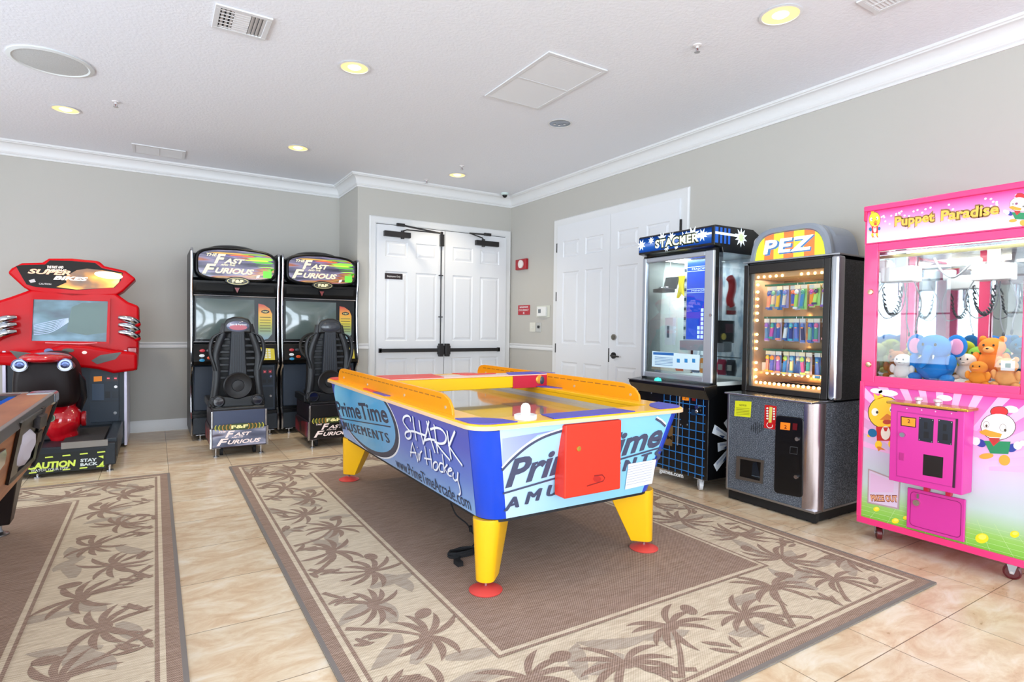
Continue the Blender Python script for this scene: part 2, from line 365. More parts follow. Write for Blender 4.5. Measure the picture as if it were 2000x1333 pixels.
def panic(parent,x0,x1,cx,rodtop):
    b=MB().box(x0,x1,-.075,-.05,.895,.94,BRONZE); b.box(x0,x0+.03,-.075,-.034,.89,.945,BRONZE); b.box(x1-.03,x1,-.075,-.034,.89,.945,BRONZE); b.build('push_bar',parent,bevel=.004)
    b=MB().box(cx-.04,cx+.04,-.085,-.034,.86,.975,BRONZE).box(cx-.028,cx+.028,-.09,-.034,.835,1.0,BRONZE); b.build('latch_case',parent,bevel=.006)
    if rodtop:
        b=MB().tube([(cx,-.05,1.0),(cx,-.05,2.3)],.008,BRONZE); 
        for z in (1.34,1.87): b.box(cx-.03,cx+.03,-.055,-.034,z-.006,z+.006,BRONZE)
        b.box(cx-.02,cx+.03,-.075,-.034,2.24,2.39,BRONZE).box(cx-.012,cx+.02,-.06,-.034,2.39,2.425,BRONZE); b.build('latch_rod',parent,bevel=.003)
panic(d1,-1.885,-1.08,-1.075,True); panic(d2,-1.0,-.2,-.985,False)
def closer(parent,x0,x1,px,arm):
    b=MB().box(x0,x1,-.085,-.034,2.30,2.365,BRONZE); b.cyl((px,-.06,2.285),.022,.1,BRONZE); b.build('door_closer',parent,bevel=.003)
    (ex,ez),(tx,tz)=arm
    b=MB().tube([(px,-.06,2.38),(px+(.04 if ex>px else -.04),-.1,2.395),(ex,-.3,ez)],.008,BRONZE).tube([(ex,-.3,ez),(tx,-.05,tz)],.011,BRONZE); b.box(tx-.05,tx+.05,-.06,-.03,tz-.018,tz+.018,BRONZE); b.build('closer_arm',parent)
closer(d1,-1.834,-1.50,-1.60,((-1.20,2.36),(-1.62,2.455))); closer(d2,-.585,-.24,-.47,((-.80,2.40),(-.40,2.455)))
a=front(-.036); a.O.y=-.0400; a.rect(-1.81,-1.59,1.79,1.857,mat('#2a1719',.4),0); a.rect(-1.805,-1.595,1.795,1.852,mat('#1d0f11',.4),1); a.text('Employees Only',-1.70,1.812,.022,mat('#e8e4e0',.5),2,width=.17,bold=.01,align='c'); 
a.box(-1.812,-1.588,-.0399,-.034,1.788,1.859,mat('#2a1719',.4)); plabel(a.build('door_sign',d1),'small dark maroon name plate with white lettering')
struct(casing(fr,1.0246,3.1187,2.5342,'trim_21',.1),'white casing round the lever handle double door')
struct(MB().box(-.003,0,-3.03,-1.115,0,2.46,mat('#1a1a1a',.6)).build('trim_25'))  # dark sheet standing in for shade between and around these leaves
e1=struct(leaf(fr,1.122,2.073,.01,2.445,'door_3')); e2=struct(leaf(fr,2.077,3.022,.01,2.445,'door_4'))
for par,u in ((e1,1.105),(e2,3.035)):
    for z in (2.19,1.60,.975,.3): MB().box(-.03,-.012,-u-.008,-u+.008,z-.055,z+.055,BRONZE).build('hinge',par)
MB().cyl((-.052,-2.165,1.13),.032,.02,mat('#a09c94',.3,1),'x').cyl((-.058,-2.165,1.13),.02,.02,mat('#8c8880',.3,1),'x').build('deadbolt',e2)
b=MB().cyl((-.05,-2.165,.935),.034,.018,BRONZE,'x').cyl((-.075,-2.165,.935),.012,.04,BRONZE,'x'); b.tube([(-.078,-2.165,.935),(-.08,-2.2,.932),(-.078,-2.28,.928)],[.012,.011,.008],BRONZE); b.build('lever_handle',e2)
MB().box(-.0365,-.034,-2.09,-2.074,.86,1.01,BRONZE).build('strike_plate',e2)
# ---- things on the right wall
t=thing('fire_strobe',(-.0,-.31,2.06),'red fire alarm strobe with round clear lens high on the corner wall','fire alarm')
MB().box(-.045,-.001,-.441,-.187,1.99,2.13,mat('#a81420',.35)).build('housing',t,bevel=.008)
MB().cyl((-.068,-.34,2.06),.055,.025,mat('#e9e0dc',.15),'x').build('lens',t,bevel=.006)
a=side(-.008); red=mat('#b5182a',.4); a.box(-.0078,-.0,-.494,-.216,1.389,1.517,red); a.rect(.216,.494,1.389,1.517,red,0); wt=mat('#f0eef0',.5)
a.text('MAXIMUM',.355,1.480,.024,wt,1,width=.2,bold=.02,align='c'); a.text('OCCUPANCY',.355,1.441,.024,wt,1,width=.24,bold=.02,align='c'); a.text('45',.355,1.400,.028,wt,1,bold=.02,align='c')
tag(a.build('occupancy_sign'),'small red sign with white capitals on wall beside the double door','sign')
t=thing('thermostat',(0,-.8,1.42),'white thermostat with small grey screen between occupancy sign and door casing','thermostat')
MB().box(-.006,-.001,-.945,-.655,1.35,1.50,mat('#cfd0c4',.5)).build('back_plate',t,bevel=.002)
MB().box(-.035,-.006,-.89,-.70,1.365,1.485,mat('#e9e9e6',.4)).build('housing',t,bevel=.006); MB().box(-.0365,-.035,-.79,-.735,1.405,1.455,mat('#6d7378',.3)).build('screen',t)
t=thing('light_switch',(0,-.57,1.22),'cream double light switch plate below the occupancy sign','light switch')
MB().box(-.007,-.001,-.63,-.50,1.165,1.285,mat('#dcdace',.4)).build('plate',t,bevel=.002)
for y in (-.545,-.585): MB().box(-.014,-.007,y-.008,y+.008,1.205,1.245,mat('#e6e4da',.4)).build('toggle',t)
t=thing('wall_outlet',(0,-.71,1.22),'chrome key switch plate with black centre beside the cream switch','switch plate')
MB().box(-.008,-.001,-.755,-.65,1.165,1.285,mat('#c9c9c4',.35,.6)).build('plate',t,bevel=.002); MB().cyl((-.02,-.71,1.23),.018,.012,BLACK,'x').build('key_switch',t)
# ---- ceiling fixtures
WARM=mat('#ffdf98',.5,emit=.75); BULB=mat('#fff2d0',.5,emit=3)
def canlight(x,y,r,label,lit=True):
    t=thing('recessed_light',(x,y,ZC),label,'ceiling light','recessed ceiling lights')
    MB().lathe([(r,-.001),(r+.008,-.006),(r-.006,-.008),(r-.008,-.001)],(x,y,ZC),WHITE,cap=False,n=36).build('trim_ring',t)
    if lit:
        MB().lathe([(r-.007,-.004),(.02,-.0015),(0.001,-.001)],(x,y,ZC),WARM,n=36,cap=False).build('reflector',t)
        MB().lathe([(.045,-.003),(.03,-.012),(.001,-.014)],(x,y,ZC),BULB,n=24).build('lamp',t)
        l=bpy.data.lights.new('can','SPOT'); l.energy=36; l.color=(1,.86,.62); l.spot_size=math.radians(120); l.spot_blend=.7; l.shadow_soft_size=.07
        o=bpy.data.objects.new('can_spot',l); COL.objects.link(o); o.parent=t; o.location=(0,0,-.04)
    else:
        MB().lathe([(r-.007,-.006),(.06,-.002),(.001,-.0015)],(x,y,ZC),mat('#8f939b',.12,1),n=36,cap=False).build('reflector',t)
        for i in range(6): 
            q=i/6*2*PI; MB().lathe([(.012,-.004),(.001,-.0045)],(x+.05*math.cos(q),y+.05*math.sin(q),ZC),mat('#eef2f6',.2),n=10).build('prism',t) if i<3 else None
canlight(-3.0,-2.762,.098,'lit recessed light nearest the louvred return grille on its left side')
canlight(-4.81,-.625,.098,'lit recessed light at far left, beyond the round speaker')
canlight(-2.947,-.65,.098,'lit recessed light above the space between racing cabinets and double door')
canlight(-1.18,-2.69,.098,'unlit recessed light with dark chrome reflector','' ) if False else canlight(-1.18,-2.69,.098,'unlit recessed light with grey chrome reflector, beside the return grille',False)
canlight(-1.155,-.645,.098,'lit recessed light nearest the white double door with push bars')
canlight(-1.175,-4.76,.105,'largest lit recessed light, nearest the camera at the upper right')
t=thing('ceiling_speaker',(-4.775,-1.68,ZC),'round white ceiling speaker with grey perforated grille','speaker')
MB().lathe([(.235,0),(.24,-.008),(.215,-.014),(.205,-.008)],(-4.775,-1.68,ZC),mat('#dfe3e3',.4),n=48,cap=False).build('rim',t)
MB().lathe([(.207,-.008),(.1,-.013),(.001,-.014)],(-4.775,-1.68,ZC),noisemat('speaker_mesh',[(.4,'#b8bcbc'),(.6,'#cfd2d2')],300),n=48,cap=False).build('grille',t)
def vent(name,x0,x1,y0,y1,label,kind,bw=.035):
    t=thing(name,((x0+x1)/2,(y0+y1)/2,ZC),label,'air vent'); m=mat('#e0e0e2',.4)
    fr_=MB(); z0,z1=ZC-.012,ZC-.001
    fr_.box(x0,x1,y0,y0+bw,z0,z1,m).box(x0,x1,y1-bw,y1,z0,z1,m).box(x0,x0+bw,y0+bw,y1-bw,z0,z1,m).box(x1-bw,x1,y0+bw,y1-bw,z0,z1,m)
    if kind=='grille': fr_.box(x0+bw,x1-bw,(y0+y1)/2-.01,(y0+y1)/2+.01,z0,z1,m)
    if kind=='split': fr_.box((x0+x1)/2-.006,(x0+x1)/2+.006,y0+bw,y1-bw,z0,z1,m)
    fr_.build('frame',t,bevel=.003)
    dark={'diffuser':'#20262a','grille':'#8e9096','split':'#dfe2e8'}[kind]
    MB().box(x0+bw*.8,x1-bw*.8,y0+bw*.8,y1-bw*.8,ZC-.002,ZC-.0005,mat(dark,.7)).build('backing',t)
    s=MB(); ix0,ix1,iy0,iy1=x0+bw,x1-bw,y0+bw,y1-bw
    def slat(a,b_,c,d_,tilt,ax_='x',w=.012,mm=m):
        # slat between points a..b_ along axis at position c
        if ax_=='x': s.add([(a,c+w/2,z0+.001),(b_,c+w/2,z0+.001),(b_,c-w/2,z0+.001+tilt),(a,c-w/2,z0+.001+tilt)],[(0,1,2,3)],mm)
        else: s.add([(c-w/2,a,z0+.001),(c-w/2,b_,z0+.001),(c+w/2,b_,z0+.001+tilt),(c+w/2,a,z0+.001+tilt)],[(0,1,2,3)],mm)
    if kind=='grille':
        n=38
        for i in range(n):
            c=iy0+(iy1-iy0)*(i+.5)/n
            slat(ix0,ix1,c,0,.007,'x',(iy1-iy0)/n*.66)
    elif kind=='split':
        for i in range(12): slat(ix0,ix1,iy0+(iy1-iy0)*(i+.5)/12,0,.006,'x',.016)
    else:
        w=(ix1-ix0); a=ix0+w*.30; c_=ix0+w*.66
        for i in range(3): slat(iy0,iy1,ix0+w*.30*(i+.6)/3,0,.008,'y',.016)
        for i in range(6): slat(ix0,a,iy0+(iy1-iy0)*(i+.5)/6,0,.003,'x',.006)
        for i in range(9): slat(a,c_,iy0+(iy1-iy0)*(i+.5)/9,0,.006,'x',.022)
        for i in range(4): slat(iy0,iy1,c_+(ix1-c_)*(i+.6)/4,0,.009,'y',.020)
    s.build('louvres',t,recalc=False)
vent('supply_register',-3.885,-3.585,-3.13,-2.83,'white supply register with dark slots, nearest the camera','diffuser',.03)
vent('supply_register',-4.37,-3.9,0.13,.47,'slim white supply register close to the crown moulding above racing cabinets','split',.03)
vent('return_grille',-2.02,-1.52,-3.70,-2.85,'large white louvred return grille in mid ceiling','grille',.03)
vent('supply_register',-.96,-.75,-5.35,-5.06,'white register cut off by the top edge of the photo','split',.03)
def sprinkler(x,y,label):
    t=thing('fire_sprinkler',(x,y,ZC),label,'sprinkler','ceiling sprinklers')
    MB().lathe([(.028,0),(.026,-.006),(.01,-.01),(.01,-.02),(.001,-.02)],(x,y,ZC),mat('#ddd8d8',.35)).build('escutcheon',t)
    MB().lathe([(.001,-.042),(.018,-.042),(.018,-.045),(.001,-.046)],(x,y,ZC),mat('#c9c6c6',.3,.7)).tube([(x-.01,y,ZC-.02),(x-.012,y,ZC-.034),(x,y,ZC-.043)],.0025,CHROME).tube([(x+.01,y,ZC-.02),(x+.012,y,ZC-.034),(x,y,ZC-.043)],.0025,CHROME).build('deflector',t)
    MB().cyl((x,y,ZC-.042),.003,.022,mat('#7a2a2a',.3)).build('bulb',t)
sprinkler(-4.441,-1.065,'sprinkler head between the round speaker and the racing cabinets')
sprinkler(-1.285,-4.268,'sprinkler head nearest the largest recessed light')
sprinkler(-1.282,-1.013,'sprinkler head just before the light nearest the double door')
sprinkler(-1.365,-.228,'farthest small sprinkler head, close to the crown above the double door')
t=thing('security_camera',(-.224,-.187,ZC),'tiny dome security camera in the ceiling corner','camera')
MB().lathe([(.05,0),(.05,-.02),(.035,-.03)],(-.224,-.187,ZC),mat('#d4e4e0',.4)).build('base',t); MB().ell((-.224,-.187,ZC-.03),(.033,.033,.035),BLACK).build('dome',t)
# ================================================================= RUGS
def weave(name,c1,c2,scale=170):
    m,nt,b=nmat(name,.9,.15); t=N(nt,'ShaderNodeTexCoord'); L=nt.links.new
    w=N(nt,'ShaderNodeTexChecker',Scale=scale); L(t.outputs['Object'],w.inputs[0])
    n=N(nt,'ShaderNodeTexNoise',Scale=60,Detail=3); mp=N(nt,'ShaderNodeMapping'); mp.inputs['Scale'].default_value=(.25,2,1); L(t.outputs['Object'],mp.inputs[0]); L(mp.outputs[0],n.inputs['Vector'])
    mx=N(nt,'ShaderNodeMix',data_type='RGBA'); L(w.outputs[1],mx.inputs[0]); mx.inputs[6].default_value=lin(c1); mx.inputs[7].default_value=lin(c2)
    m2=N(nt,'ShaderNodeMix',data_type='RGBA',blend_type='MULTIPLY'); m2.inputs[0].default_value=.5; L(mx.outputs[2],m2.inputs[6]); r=ramp(nt,[(.3,'#b8a898'),(.7,'#ffffff')]); L(n.outputs[0],r.inputs[0]); L(r.outputs[0],m2.inputs[7]); L(m2.outputs[2],b.inputs['Base Color'])
    bp=N(nt,'ShaderNodeBump',Strength=.5,Distance=.002); L(w.outputs[1],bp.inputs['Height']); L(bp.outputs[0],b.inputs['Normal']); return m
RB=weave('rug_brown','#b9a091','#8a7466'); RT=weave('rug_beige','#e6d8c2','#d3c3aa'); RG=weave('rug_mauve','#c6b8a8','#b2a494',190); RE=mat('#7d7570',.9)
def rug(x0,x1,y0,y1,label,seed,band=.57):
    rr=random.Random(seed); Z=.007
    a=Art((0,0,Z),(1,0,0),(0,1,0),.0004); a.box(x0,x1,y0,y1,.001,Z,RE)
    a.rect(x0,x1,y0,y1,RT,1)
    BW=band; o=.062; t1=.085; t2=.102; inn=.535   # outer brown, beige line, brown line, end of band
    cl=lambda p:Vector((min(max(p[0],x0+.1),x1-.1),min(max(p[1],y0+.1),y1-.1)))
    def frond(c,ang,ln,w,m,l,bend):
        pts=[]
        for i in range(10):
            s=i/9; an=ang+bend*s; 
            pts.append(Vector(c) if i==0 else pts[-1]+Vector((math.cos(an),math.sin(an)))*ln/9)
        a.stroke([cl(p) for p in pts],lambda s:w*(.35+1.25*math.sin(PI*min(1,s*.72+.06)))*(1-s**5),m,l)
    def palm(c,rot,sc,m=RB,l=3,trunk=None):
        n=9
        for i in range(n):
            an=rot+(-2.0+4.0*i/(n-1))+rr.uniform(-.08,.08); bend=(-1 if an<rot else 1)*rr.uniform(.9,1.35)
            frond(c,an,sc*rr.uniform(.9,1.1)*(1.08-.08*abs(an-rot)),.020*sc/.2,m,l+i*.12,bend)
        a.ellipse(c,.028*sc/.2,.028*sc/.2,m,l+1.2)
        if trunk:
            p=crom([cl(c),((c[0]+trunk[0])/2+rr.uniform(-.04,.04),(c[1]+trunk[1])/2+rr.uniform(-.04,.04)),trunk]); a.stroke([cl(q_) for q_ in p],lambda s:.012+.014*s,m,l+1.4)
    def band_side(s0,s1,f):
        """f(s,t): s along the side, t inwards from the rug edge"""
        def fr2(s,t): return f(s,t)
        s=s0+.12; k=0
        while s<s1-.05:
            t=.27 if k%2 else .37; c=fr2(s,t); d=Vector(fr2(s,t+.1))-Vector(c); ang=math.atan2(d.y,d.x)+rr.uniform(-.7,.7)
            base=fr2(s+rr.choice((-1,1))*rr.uniform(.16,.27),.115)
            # soft mauve leaves behind
            for q in range(2): 
                g=fr2(s+rr.uniform(-.2,.2),rr.uniform(.18,.46)); frond(g,rr.uniform(0,6.28),rr.uniform(.18,.28),.05,RG,1.6+q*.15+(k%3)*.3,rr.uniform(-.9,.9))
            palm(c,ang,.185+rr.uniform(-.01,.03),trunk=base)
            if k%2==0:
                g=fr2(s+.17,.43); a.ellipse((min(max(g[0],x0+.14),x1-.14),min(max(g[1],y0+.14),y1-.14)),.045,.032,RB,4.8,rot=rr.uniform(0,3))
            for q in range(4):
                g=fr2(s+.1+rr.uniform(-.03,.03),.108+.02*q); frond(g,ang+rr.uniform(-1.1,1.1),rr.uniform(.07,.12),.017,RB,4.9+q*.15,rr.uniform(-.6,.6))
            s+=.345; k+=1
    band_side(y0+.0,y1-.45,lambda s,t:(x0+t,s)); band_side(y0+.45,y1-.0,lambda s,t:(x1-t,s))
    band_side(x0+.45,x1-.0,lambda s,t:(s,y0+t)); band_side(x0+.0,x1-.45,lambda s,t:(s,y1-t))
    def ringq(d0,d1,m,l):
        for q in (((x0+d0,y0+d0),(x1-d0,y0+d0),(x1-d1,y0+d1),(x0+d1,y0+d1)),((x1-d0,y0+d0),(x1-d0,y1-d0),(x1-d1,y1-d1),(x1-d1,y0+d1)),((x1-d0,y1-d0),(x0+d0,y1-d0),(x0+d1,y1-d1),(x1-d1,y1-d1)),((x0+d0,y1-d0),(x0+d0,y0+d0),(x0+d1,y0+d1),(x0+d1,y1-d1))): a.poly(q,m,l)
    ringq(0,.018,RE,6); ringq(.018,o+.004,RB,6); ringq(o+.004,t1,RT,6); ringq(t1,t2-.002,RB,6)
    ringq(inn,inn+.014,RB,6); ringq(inn+.014,inn+.034,RT,6); a.rect(x0+inn+.034,x1-inn-.034,y0+inn+.034,y1-inn-.034,RB,7)
    return tag(a.build('area_rug'),label,'rug','palm border rugs')
rug(-3.645,-.955,-5.515,-1.40,'large brown and beige palm border rug under the air hockey table',3)
rug(-6.9,-4.075,-5.6,-1.40,'brown and beige palm border rug at left under the pool table',11)
# ================================================================= AIR HOCKEY TABLE
YEL=mat('#f7b90a',.32,coat=.3); ORG=mat('#f49a08',.3,coat=.3); YL2=mat('#f8c400',.38); BLU=mat('#0a44c8',.3,coat=.4); VIO=mat('#4a48b8',.45); REDP=mat('#e8321c',.4); REDB=mat('#c41a3c',.4); CORAL=mat('#dc4a44',.5)
ACR=glassmat('clear_edging',(1,.93,.86),1.2)
hk=thing('air_hockey_table',(-2.39,-3.43,.011),'yellow and blue air hockey table with printed side panels standing on the large rug','air hockey table')
RX,RY=.11,.11
bx=lambda z:(-2.92-(z-.35)/.43*.10,-1.875+(z-.35)/.43*.105); by=lambda z:(-4.55-(z-.35)/.43*.1,-2.225+(z-.35)/.43*.02)
def sec(z,r): x,y=bx(z),by(z); return [(p[0],p[1],z) for p in rrect(x[0],x[1],y[0],y[1],r,8)]
MB().loft([sec(z,.10) for z in (.35,.5,.65,.775)],BLU,False).build('cabinet',hk,ang=50)
x,y=bx(.35),by(.35); MB().prism([(p[0],p[1],.335) for p in rrect(x[0]+.005,x[1]-.005,y[0]+.005,y[1]-.005,.1,8)],(0,0,.015),mat('#16181e',.5)).build('base_trim',hk)
# -- printed panels (slanted): left long side and front
G1=gradmat('print_side_blue',[(0,'#86aede'),(.4,'#5c78c8'),(.75,'#4a55b4'),(1,'#4550b0')],.3,.3)
G2=gradmat('print_oval_cyan',[(0,'#8fd4f0'),(.35,'#3fa6dc'),(.6,'#6ab4dc'),(.8,'#3fa8dc'),(1,'#5aa8dc')],.3,.3)
G3=gradmat('print_front_light',[(0,'#c8dcf6'),(.3,'#a9d6f4'),(.6,'#93d2f0'),(1,'#86cdea')],.3,.3)
GV=gradmat('print_front_violet',[(0,'#b4bdf0'),(1,'#8793dc')],.3,.3)
INK=mat('#23314c',.35); INK2=mat('#474c66',.35); SHD=mat('#2f3c88',.4); TWHITE=mat('#f2f4fa',.35); PAL=mat('#c4ecfa',.35)
va=Vector((-.10,0,.43)).normalized()
sp=Art((-2.9195,0,.35),(0,-1,0),va,.0007); c0=sp.w(0,0,0)
def su(y): return -y
H=.4415
sp.O=Vector((-2.9205,0,.35))
ya,yb=by(.35); L0,L1=2.225+.062,4.55-.10; T0,T1=2.21+.062,4.65-.10
sp.poly([(L0,0),(L1,0),(T1,H),(T0,H)],G1,1,((3.4,0),(3.4,H)))
# oval
oc=(2.52,.20)
def clipell(c,ru,rv,m,l,grad=None,n=60):
    pts=[]
    for i in range(n):
        a=2*PI*i/n; u,v=c[0]+ru*math.cos(a),c[1]+rv*math.sin(a); v=min(max(v,.001),H-.001); t=v/H
        u=min(max(u,L0+(T0-L0)*t),L1+(T1-L1)*t); pts.append((u,v))
    sp.poly(pts,m,l,grad)
clipell((2.955,.28),.672,.288,TWHITE,2); clipell((2.95,.282),.663,.281,INK,3); clipell((2.925,.292),.642,.262,G2,4,((2.4,.5),(3.3,0)))
sp.ptext('PrimeTime',(662,811),(761,826),(660,783),INK,5,bold=.025)
sp.pstroke([(662,817),(764,834)],.008,INK,5)
[sp.ptext('AMUSEMENTS',(664+o,836),(762+o,866),(664+o,821),INK,5+o*.3,space=1.25) for o in (0,.7,1.4)]
W_=lambda pts,sm=True,w=.0125:(sp.pstroke([(640+x/4.76+1.2,740+y/4.76+1.6) for x,y in pts],w+.001,SHD,5,sm),sp.pstroke([(640+x/4.76,740+y/4.76) for x,y in pts],w,TWHITE,6,sm))
W_([(776,398),(772,358),(745,343),(714,358),(708,398),(740,450),(778,500),(776,545),(748,556),(727,525),(740,493),(800,488),(860,508),(925,530)])
for p in ([(797,350),(806,430),(830,572)],[(855,384),(868,480),(897,612)]): W_(p,False)
for p in ([(948,392),(925,500),(897,600)],[(925,392),(965,560),(1005,690)],[(905,572),(950,560),(1005,570)],[(995,425),(1010,540),(1032,692)]): W_(p,False)
W_([(960,470),(1020,455),(1075,480),(1108,540),(1095,592),(1050,602),(1000,585)]); W_([(1010,590),(1070,670),(1145,758)],False)
for p in ([(1117,480),(1132,600),(1155,748)],[(1190,487),(1160,560),(1132,632)],[(1130,618),(1190,710),(1260,808)]): W_(p,False)
for p in ([(795,592),(783,650),(778,722)],[(793,600),(820,680),(846,775)],[(772,682),(830,688)],[(848,690),(846,760)],[(838,632),(842,642)],[(868,680),(860,760)]): W_(p,False,.009)
W_([(860,715),(868,688),(884,672)],True,.009)
for p in ([(908,628),(918,700),(932,800)],[(955,655),(965,730),(978,835)],[(903,738),(975,750)]): W_(p,False,.010)
W_([(1010,770),(990,790),(992,835),(1015,850),(1032,820),(1025,782),(1010,770)],True,.010); W_([(1078,790),(1052,785),(1042,825),(1058,862),(1082,865)],True,.010)
W_([(1072,700),(1082,780),(1092,870)],False,.010); W_([(1120,795),(1094,832),(1128,895)],False,.010); W_([(1126,860),(1160,850),(1150,830),(1128,850),(1132,895),(1160,905)],True,.009)
W_([(1176,868),(1172,910),(1190,945),(1212,935)],True,.010); W_([(1218,868),(1216,940),(1232,1000),(1240,1060),(1226,1080)],True,.010)
sp.ptext('www.PrimeTimeArcade.com',(776,913),(922,998),(781,896),INK,5,space=.98)
sp.build('side_panel',hk)
vf=Vector((0,-.1,.43)).normalized()
fp=Art((0,-4.5505,.35),(1,0,0),vf,.0007); HF=.4415
FL0,FL1,FT0,FT1=-2.92+.10,-1.875-.10,-3.02+.10,-1.77-.10
fp.poly([(FL0,0),(FL1,0),(FT1,HF),(FT0,HF)],G3,1,((-2.9,.1),(-1.9,.3)))
fp.ppoly([(981,857),(1098,838),(1050,850),(1010,880),(981,912)],GV,2,((981,912),(1060,845)))
fp.pstroke([(980,914),(1000,892),(1030,867),(1062,850),(1104,836)],.010,TWHITE,3,True); fp.pstroke([(980,919),(1002,896),(1032,871),(1064,853),(1106,839)],.013,INK2,4,True)
fp.pstroke([(1282,815),(1292,821),(1300,829)],.010,TWHITE,3); fp.pstroke([(1280,818),(1290,824),(1299,833)],.012,INK2,4)
fp.ptext('PrimeTime',(986,952),(1291,868),(993,898),INK2,5,bold=.03,shear=.28)
fp.pstroke([(982,964),(1290,874)],.010,INK2,5)
[fp.ptext('AMUSEMENTS',(983+o,999),(1288+o,896),(993+o,972),INK2,5+o*.2,shear=.25,space=1.55) for o in (0,1.2,2.4,3.6)]
fp.build('end_panel',hk)
# coin door box
b=MB().box(-2.582,-2.238,-4.672,-4.59,.434,.776,REDP)
cdr=b.build('coin_door',hk,bevel=.008)
ca=Art((0,-4.672,.425),(1,0,0),(0,0,1),.0012); 
q=ca.px(1130,877); MB().lathe([(.0001,-.006),(.012,-.004),(.013,0)],ca.w(q[0],q[1],0),mat('#d9b45a',.25,1),'y').build('lock',cdr)
ca.pstroke([(1146,950),(1178,940),(1181,934),(1176,928),(1160,930)],.006,mat('#8a1210',.5),1); ca.pell(1166,936,8,6,mat('#b81c14',.5),1); ca.build('puck_slot',cdr)
na=Art((0,-4.5505,.35),(1,0,0),vf,.0012); na.ppoly([(1219,956),(1272,944),(1280,897),(1226,906)],mat('#eef0f6',.6),5)
for i in range(8):
    t=i/8; na.pstroke([(1224-4*t+1.2,912+t*40),(1276-4*t-3,902+t*40-.5)],.0028,mat('#b4b6c6',.6),6)
tag(na.build('notice_sheet'),'white printed notice sheet taped to front right of the hockey table','notice')
# -- legs and feet
def leg(sx,sy):
    fx=-2.885 if sx<0 else -1.885; fy=-4.485 if sy<0 else -2.30
    d=Vector((-sx,-sy,0))/math.sqrt(2); n=Vector((-d.y,d.x,0))
    def s(z,w,L,o=-.045):
        r=w/2; pts=[]
        for i in range(9):
            a=PI/2+PI*i/8; pts.append(Vector((fx,fy,z))+d*(o+r*.8+math.cos(a)*r*.8)+n*(math.sin(a)*r))
        pts+= [Vector((fx,fy,z))+d*(o+L)-n*r,Vector((fx,fy,z))+d*(o+L)+n*r]
        return pts
    o=MB().loft([s(.345,.135,.25),s(.06,.088,.115)],YEL).build('leg',hk,bevel=.004)
    MB().lathe([(.076,0),(.078,.004),(.05,.016),(.012,.022)],(fx,fy,.011),CORAL,n=32).cyl((fx,fy,.022),.008,.06,CHROME).build('foot',o)
for sx,sy in ((-1,-1),(1,-1),(-1,1),(1,1)): leg(sx,sy)
# -- rim, playfield, guards
rimo=rrect(-3.045,-1.745,-4.665,-2.195,.10,10); rimi=rrect(-2.90,-1.89,-4.50,-2.36,.03,10)
def rimring(z0,z1,m,g=0):
    return MB().loft([[(p[0],p[1],z1) for p in rimi],[(p[0]*1,p[1],z1) for p in rimo],[(p[0],p[1],z0) for p in rimo],[(p[0],p[1],z0) for p in rimi]],m,closed=True)
rimring(.783,.806,YEL).build('rim',hk,bevel=.005); 
ro=[(( p[0]+2.395)*1.008-2.395,(p[1]+3.43)*1.004-3.43) for p in rimo]
MB().loft([[(p[0],p[1],.782) for p in rimo],[(p[0],p[1],.782) for p in ro],[(p[0],p[1],.799) for p in ro],[(p[0],p[1],.799) for p in rimo]],mat('#f2c9a0',.15,spec=.8),closed=True).build('edge_bumper',hk)
def fieldmat():
    m,nt,b=nmat('airhockey_playfield',.22,.6); t=N(nt,'ShaderNodeTexCoord'); n=N(nt,'ShaderNodeTexNoise',Scale=12,Detail=4); mp=N(nt,'ShaderNodeMapping'); mp.inputs['Scale'].default_value=(1,4,1); L=nt.links.new
    L(t.outputs['Object'],mp.inputs[0]); L(mp.outputs[0],n.inputs['Vector']); r=ramp(nt,[(.3,'#5c6260'),(.7,'#8c9490')]); L(n.outputs[0],r.inputs[0]); L(r.outputs[0],b.inputs['Base Color'])
    b.inputs['Coat Weight'].default_value=1; b.inputs['Coat IOR'].default_value=1.7; bp=N(nt,'ShaderNodeBump',Strength=.06,Distance=.001); L(n.outputs[0],bp.inputs['Height']); L(bp.outputs[0],b.inputs['Normal']); return m
MB().prism([(p[0],p[1],.735) for p in rimi],(0,0,.005),fieldmat()).build('playfield',hk)
MB().loft([[(p[0],p[1],.735) for p in rimi],[(p[0],p[1],.76) for p in rimi]],mat('#d9dade',.3,.6),cap=False).loft([[(p[0],p[1],.76) for p in rimi],[(p[0],p[1],.784) for p in rimi]],YEL,cap=False).build('cushion',hk)
def guard(x,face,label=None):
    prof=[(-2.40,.80),(-2.40,.84),(-2.42,.875),(-2.46,.893),(-2.52,.90),(-4.20,.90),(-4.26,.893),(-4.31,.875),(-4.345,.84),(-4.355,.80)]
    g=MB().prism([(x,y,z) for y,z in prof],(.014 if face>0 else -.014,0,0),ORG).build('side_guard',hk,bevel=.003)
    for sgn in (1,-1):
        xx=x+(.0145 if face>0 else -.0145) if sgn==face else x-.0005*face
        a=Art((xx,0,0),(0,1,0) if sgn>0 else (0,-1,0),(0,0,1),.0004)
        f=(lambda y:y) if sgn>0 else (lambda y:-y)
        n=24
        for i in range(n):
            y=-2.5-(1.75)*i/n; a.rect(min(f(y),f(y-.055)),max(f(y),f(y-.055)),.871,.877,mat('#a86a1c',.5),1)
        a.build("slot_line",g)
    for y in (-2.55,-3.1,-3.75,-4.28): MB().cyl((x+(-.003 if face>0 else -.017),y,.835),.008,.020,mat('#e0d8c8',.3,.6),'x').build('bolt',g)
guard(-3.0,1); guard(-1.795,-1)
b=MB().box(-2.985,-2.09,-3.43,-3.285,.806,.886,YL2); b.build('center_bridge',hk,bevel=.004)
MB().box(-2.99,-1.735,-3.435,-3.27,.886,.894,mat('#ecc0b0',.3,coat=.5)).build('bridge_lid',hk,bevel=.002)
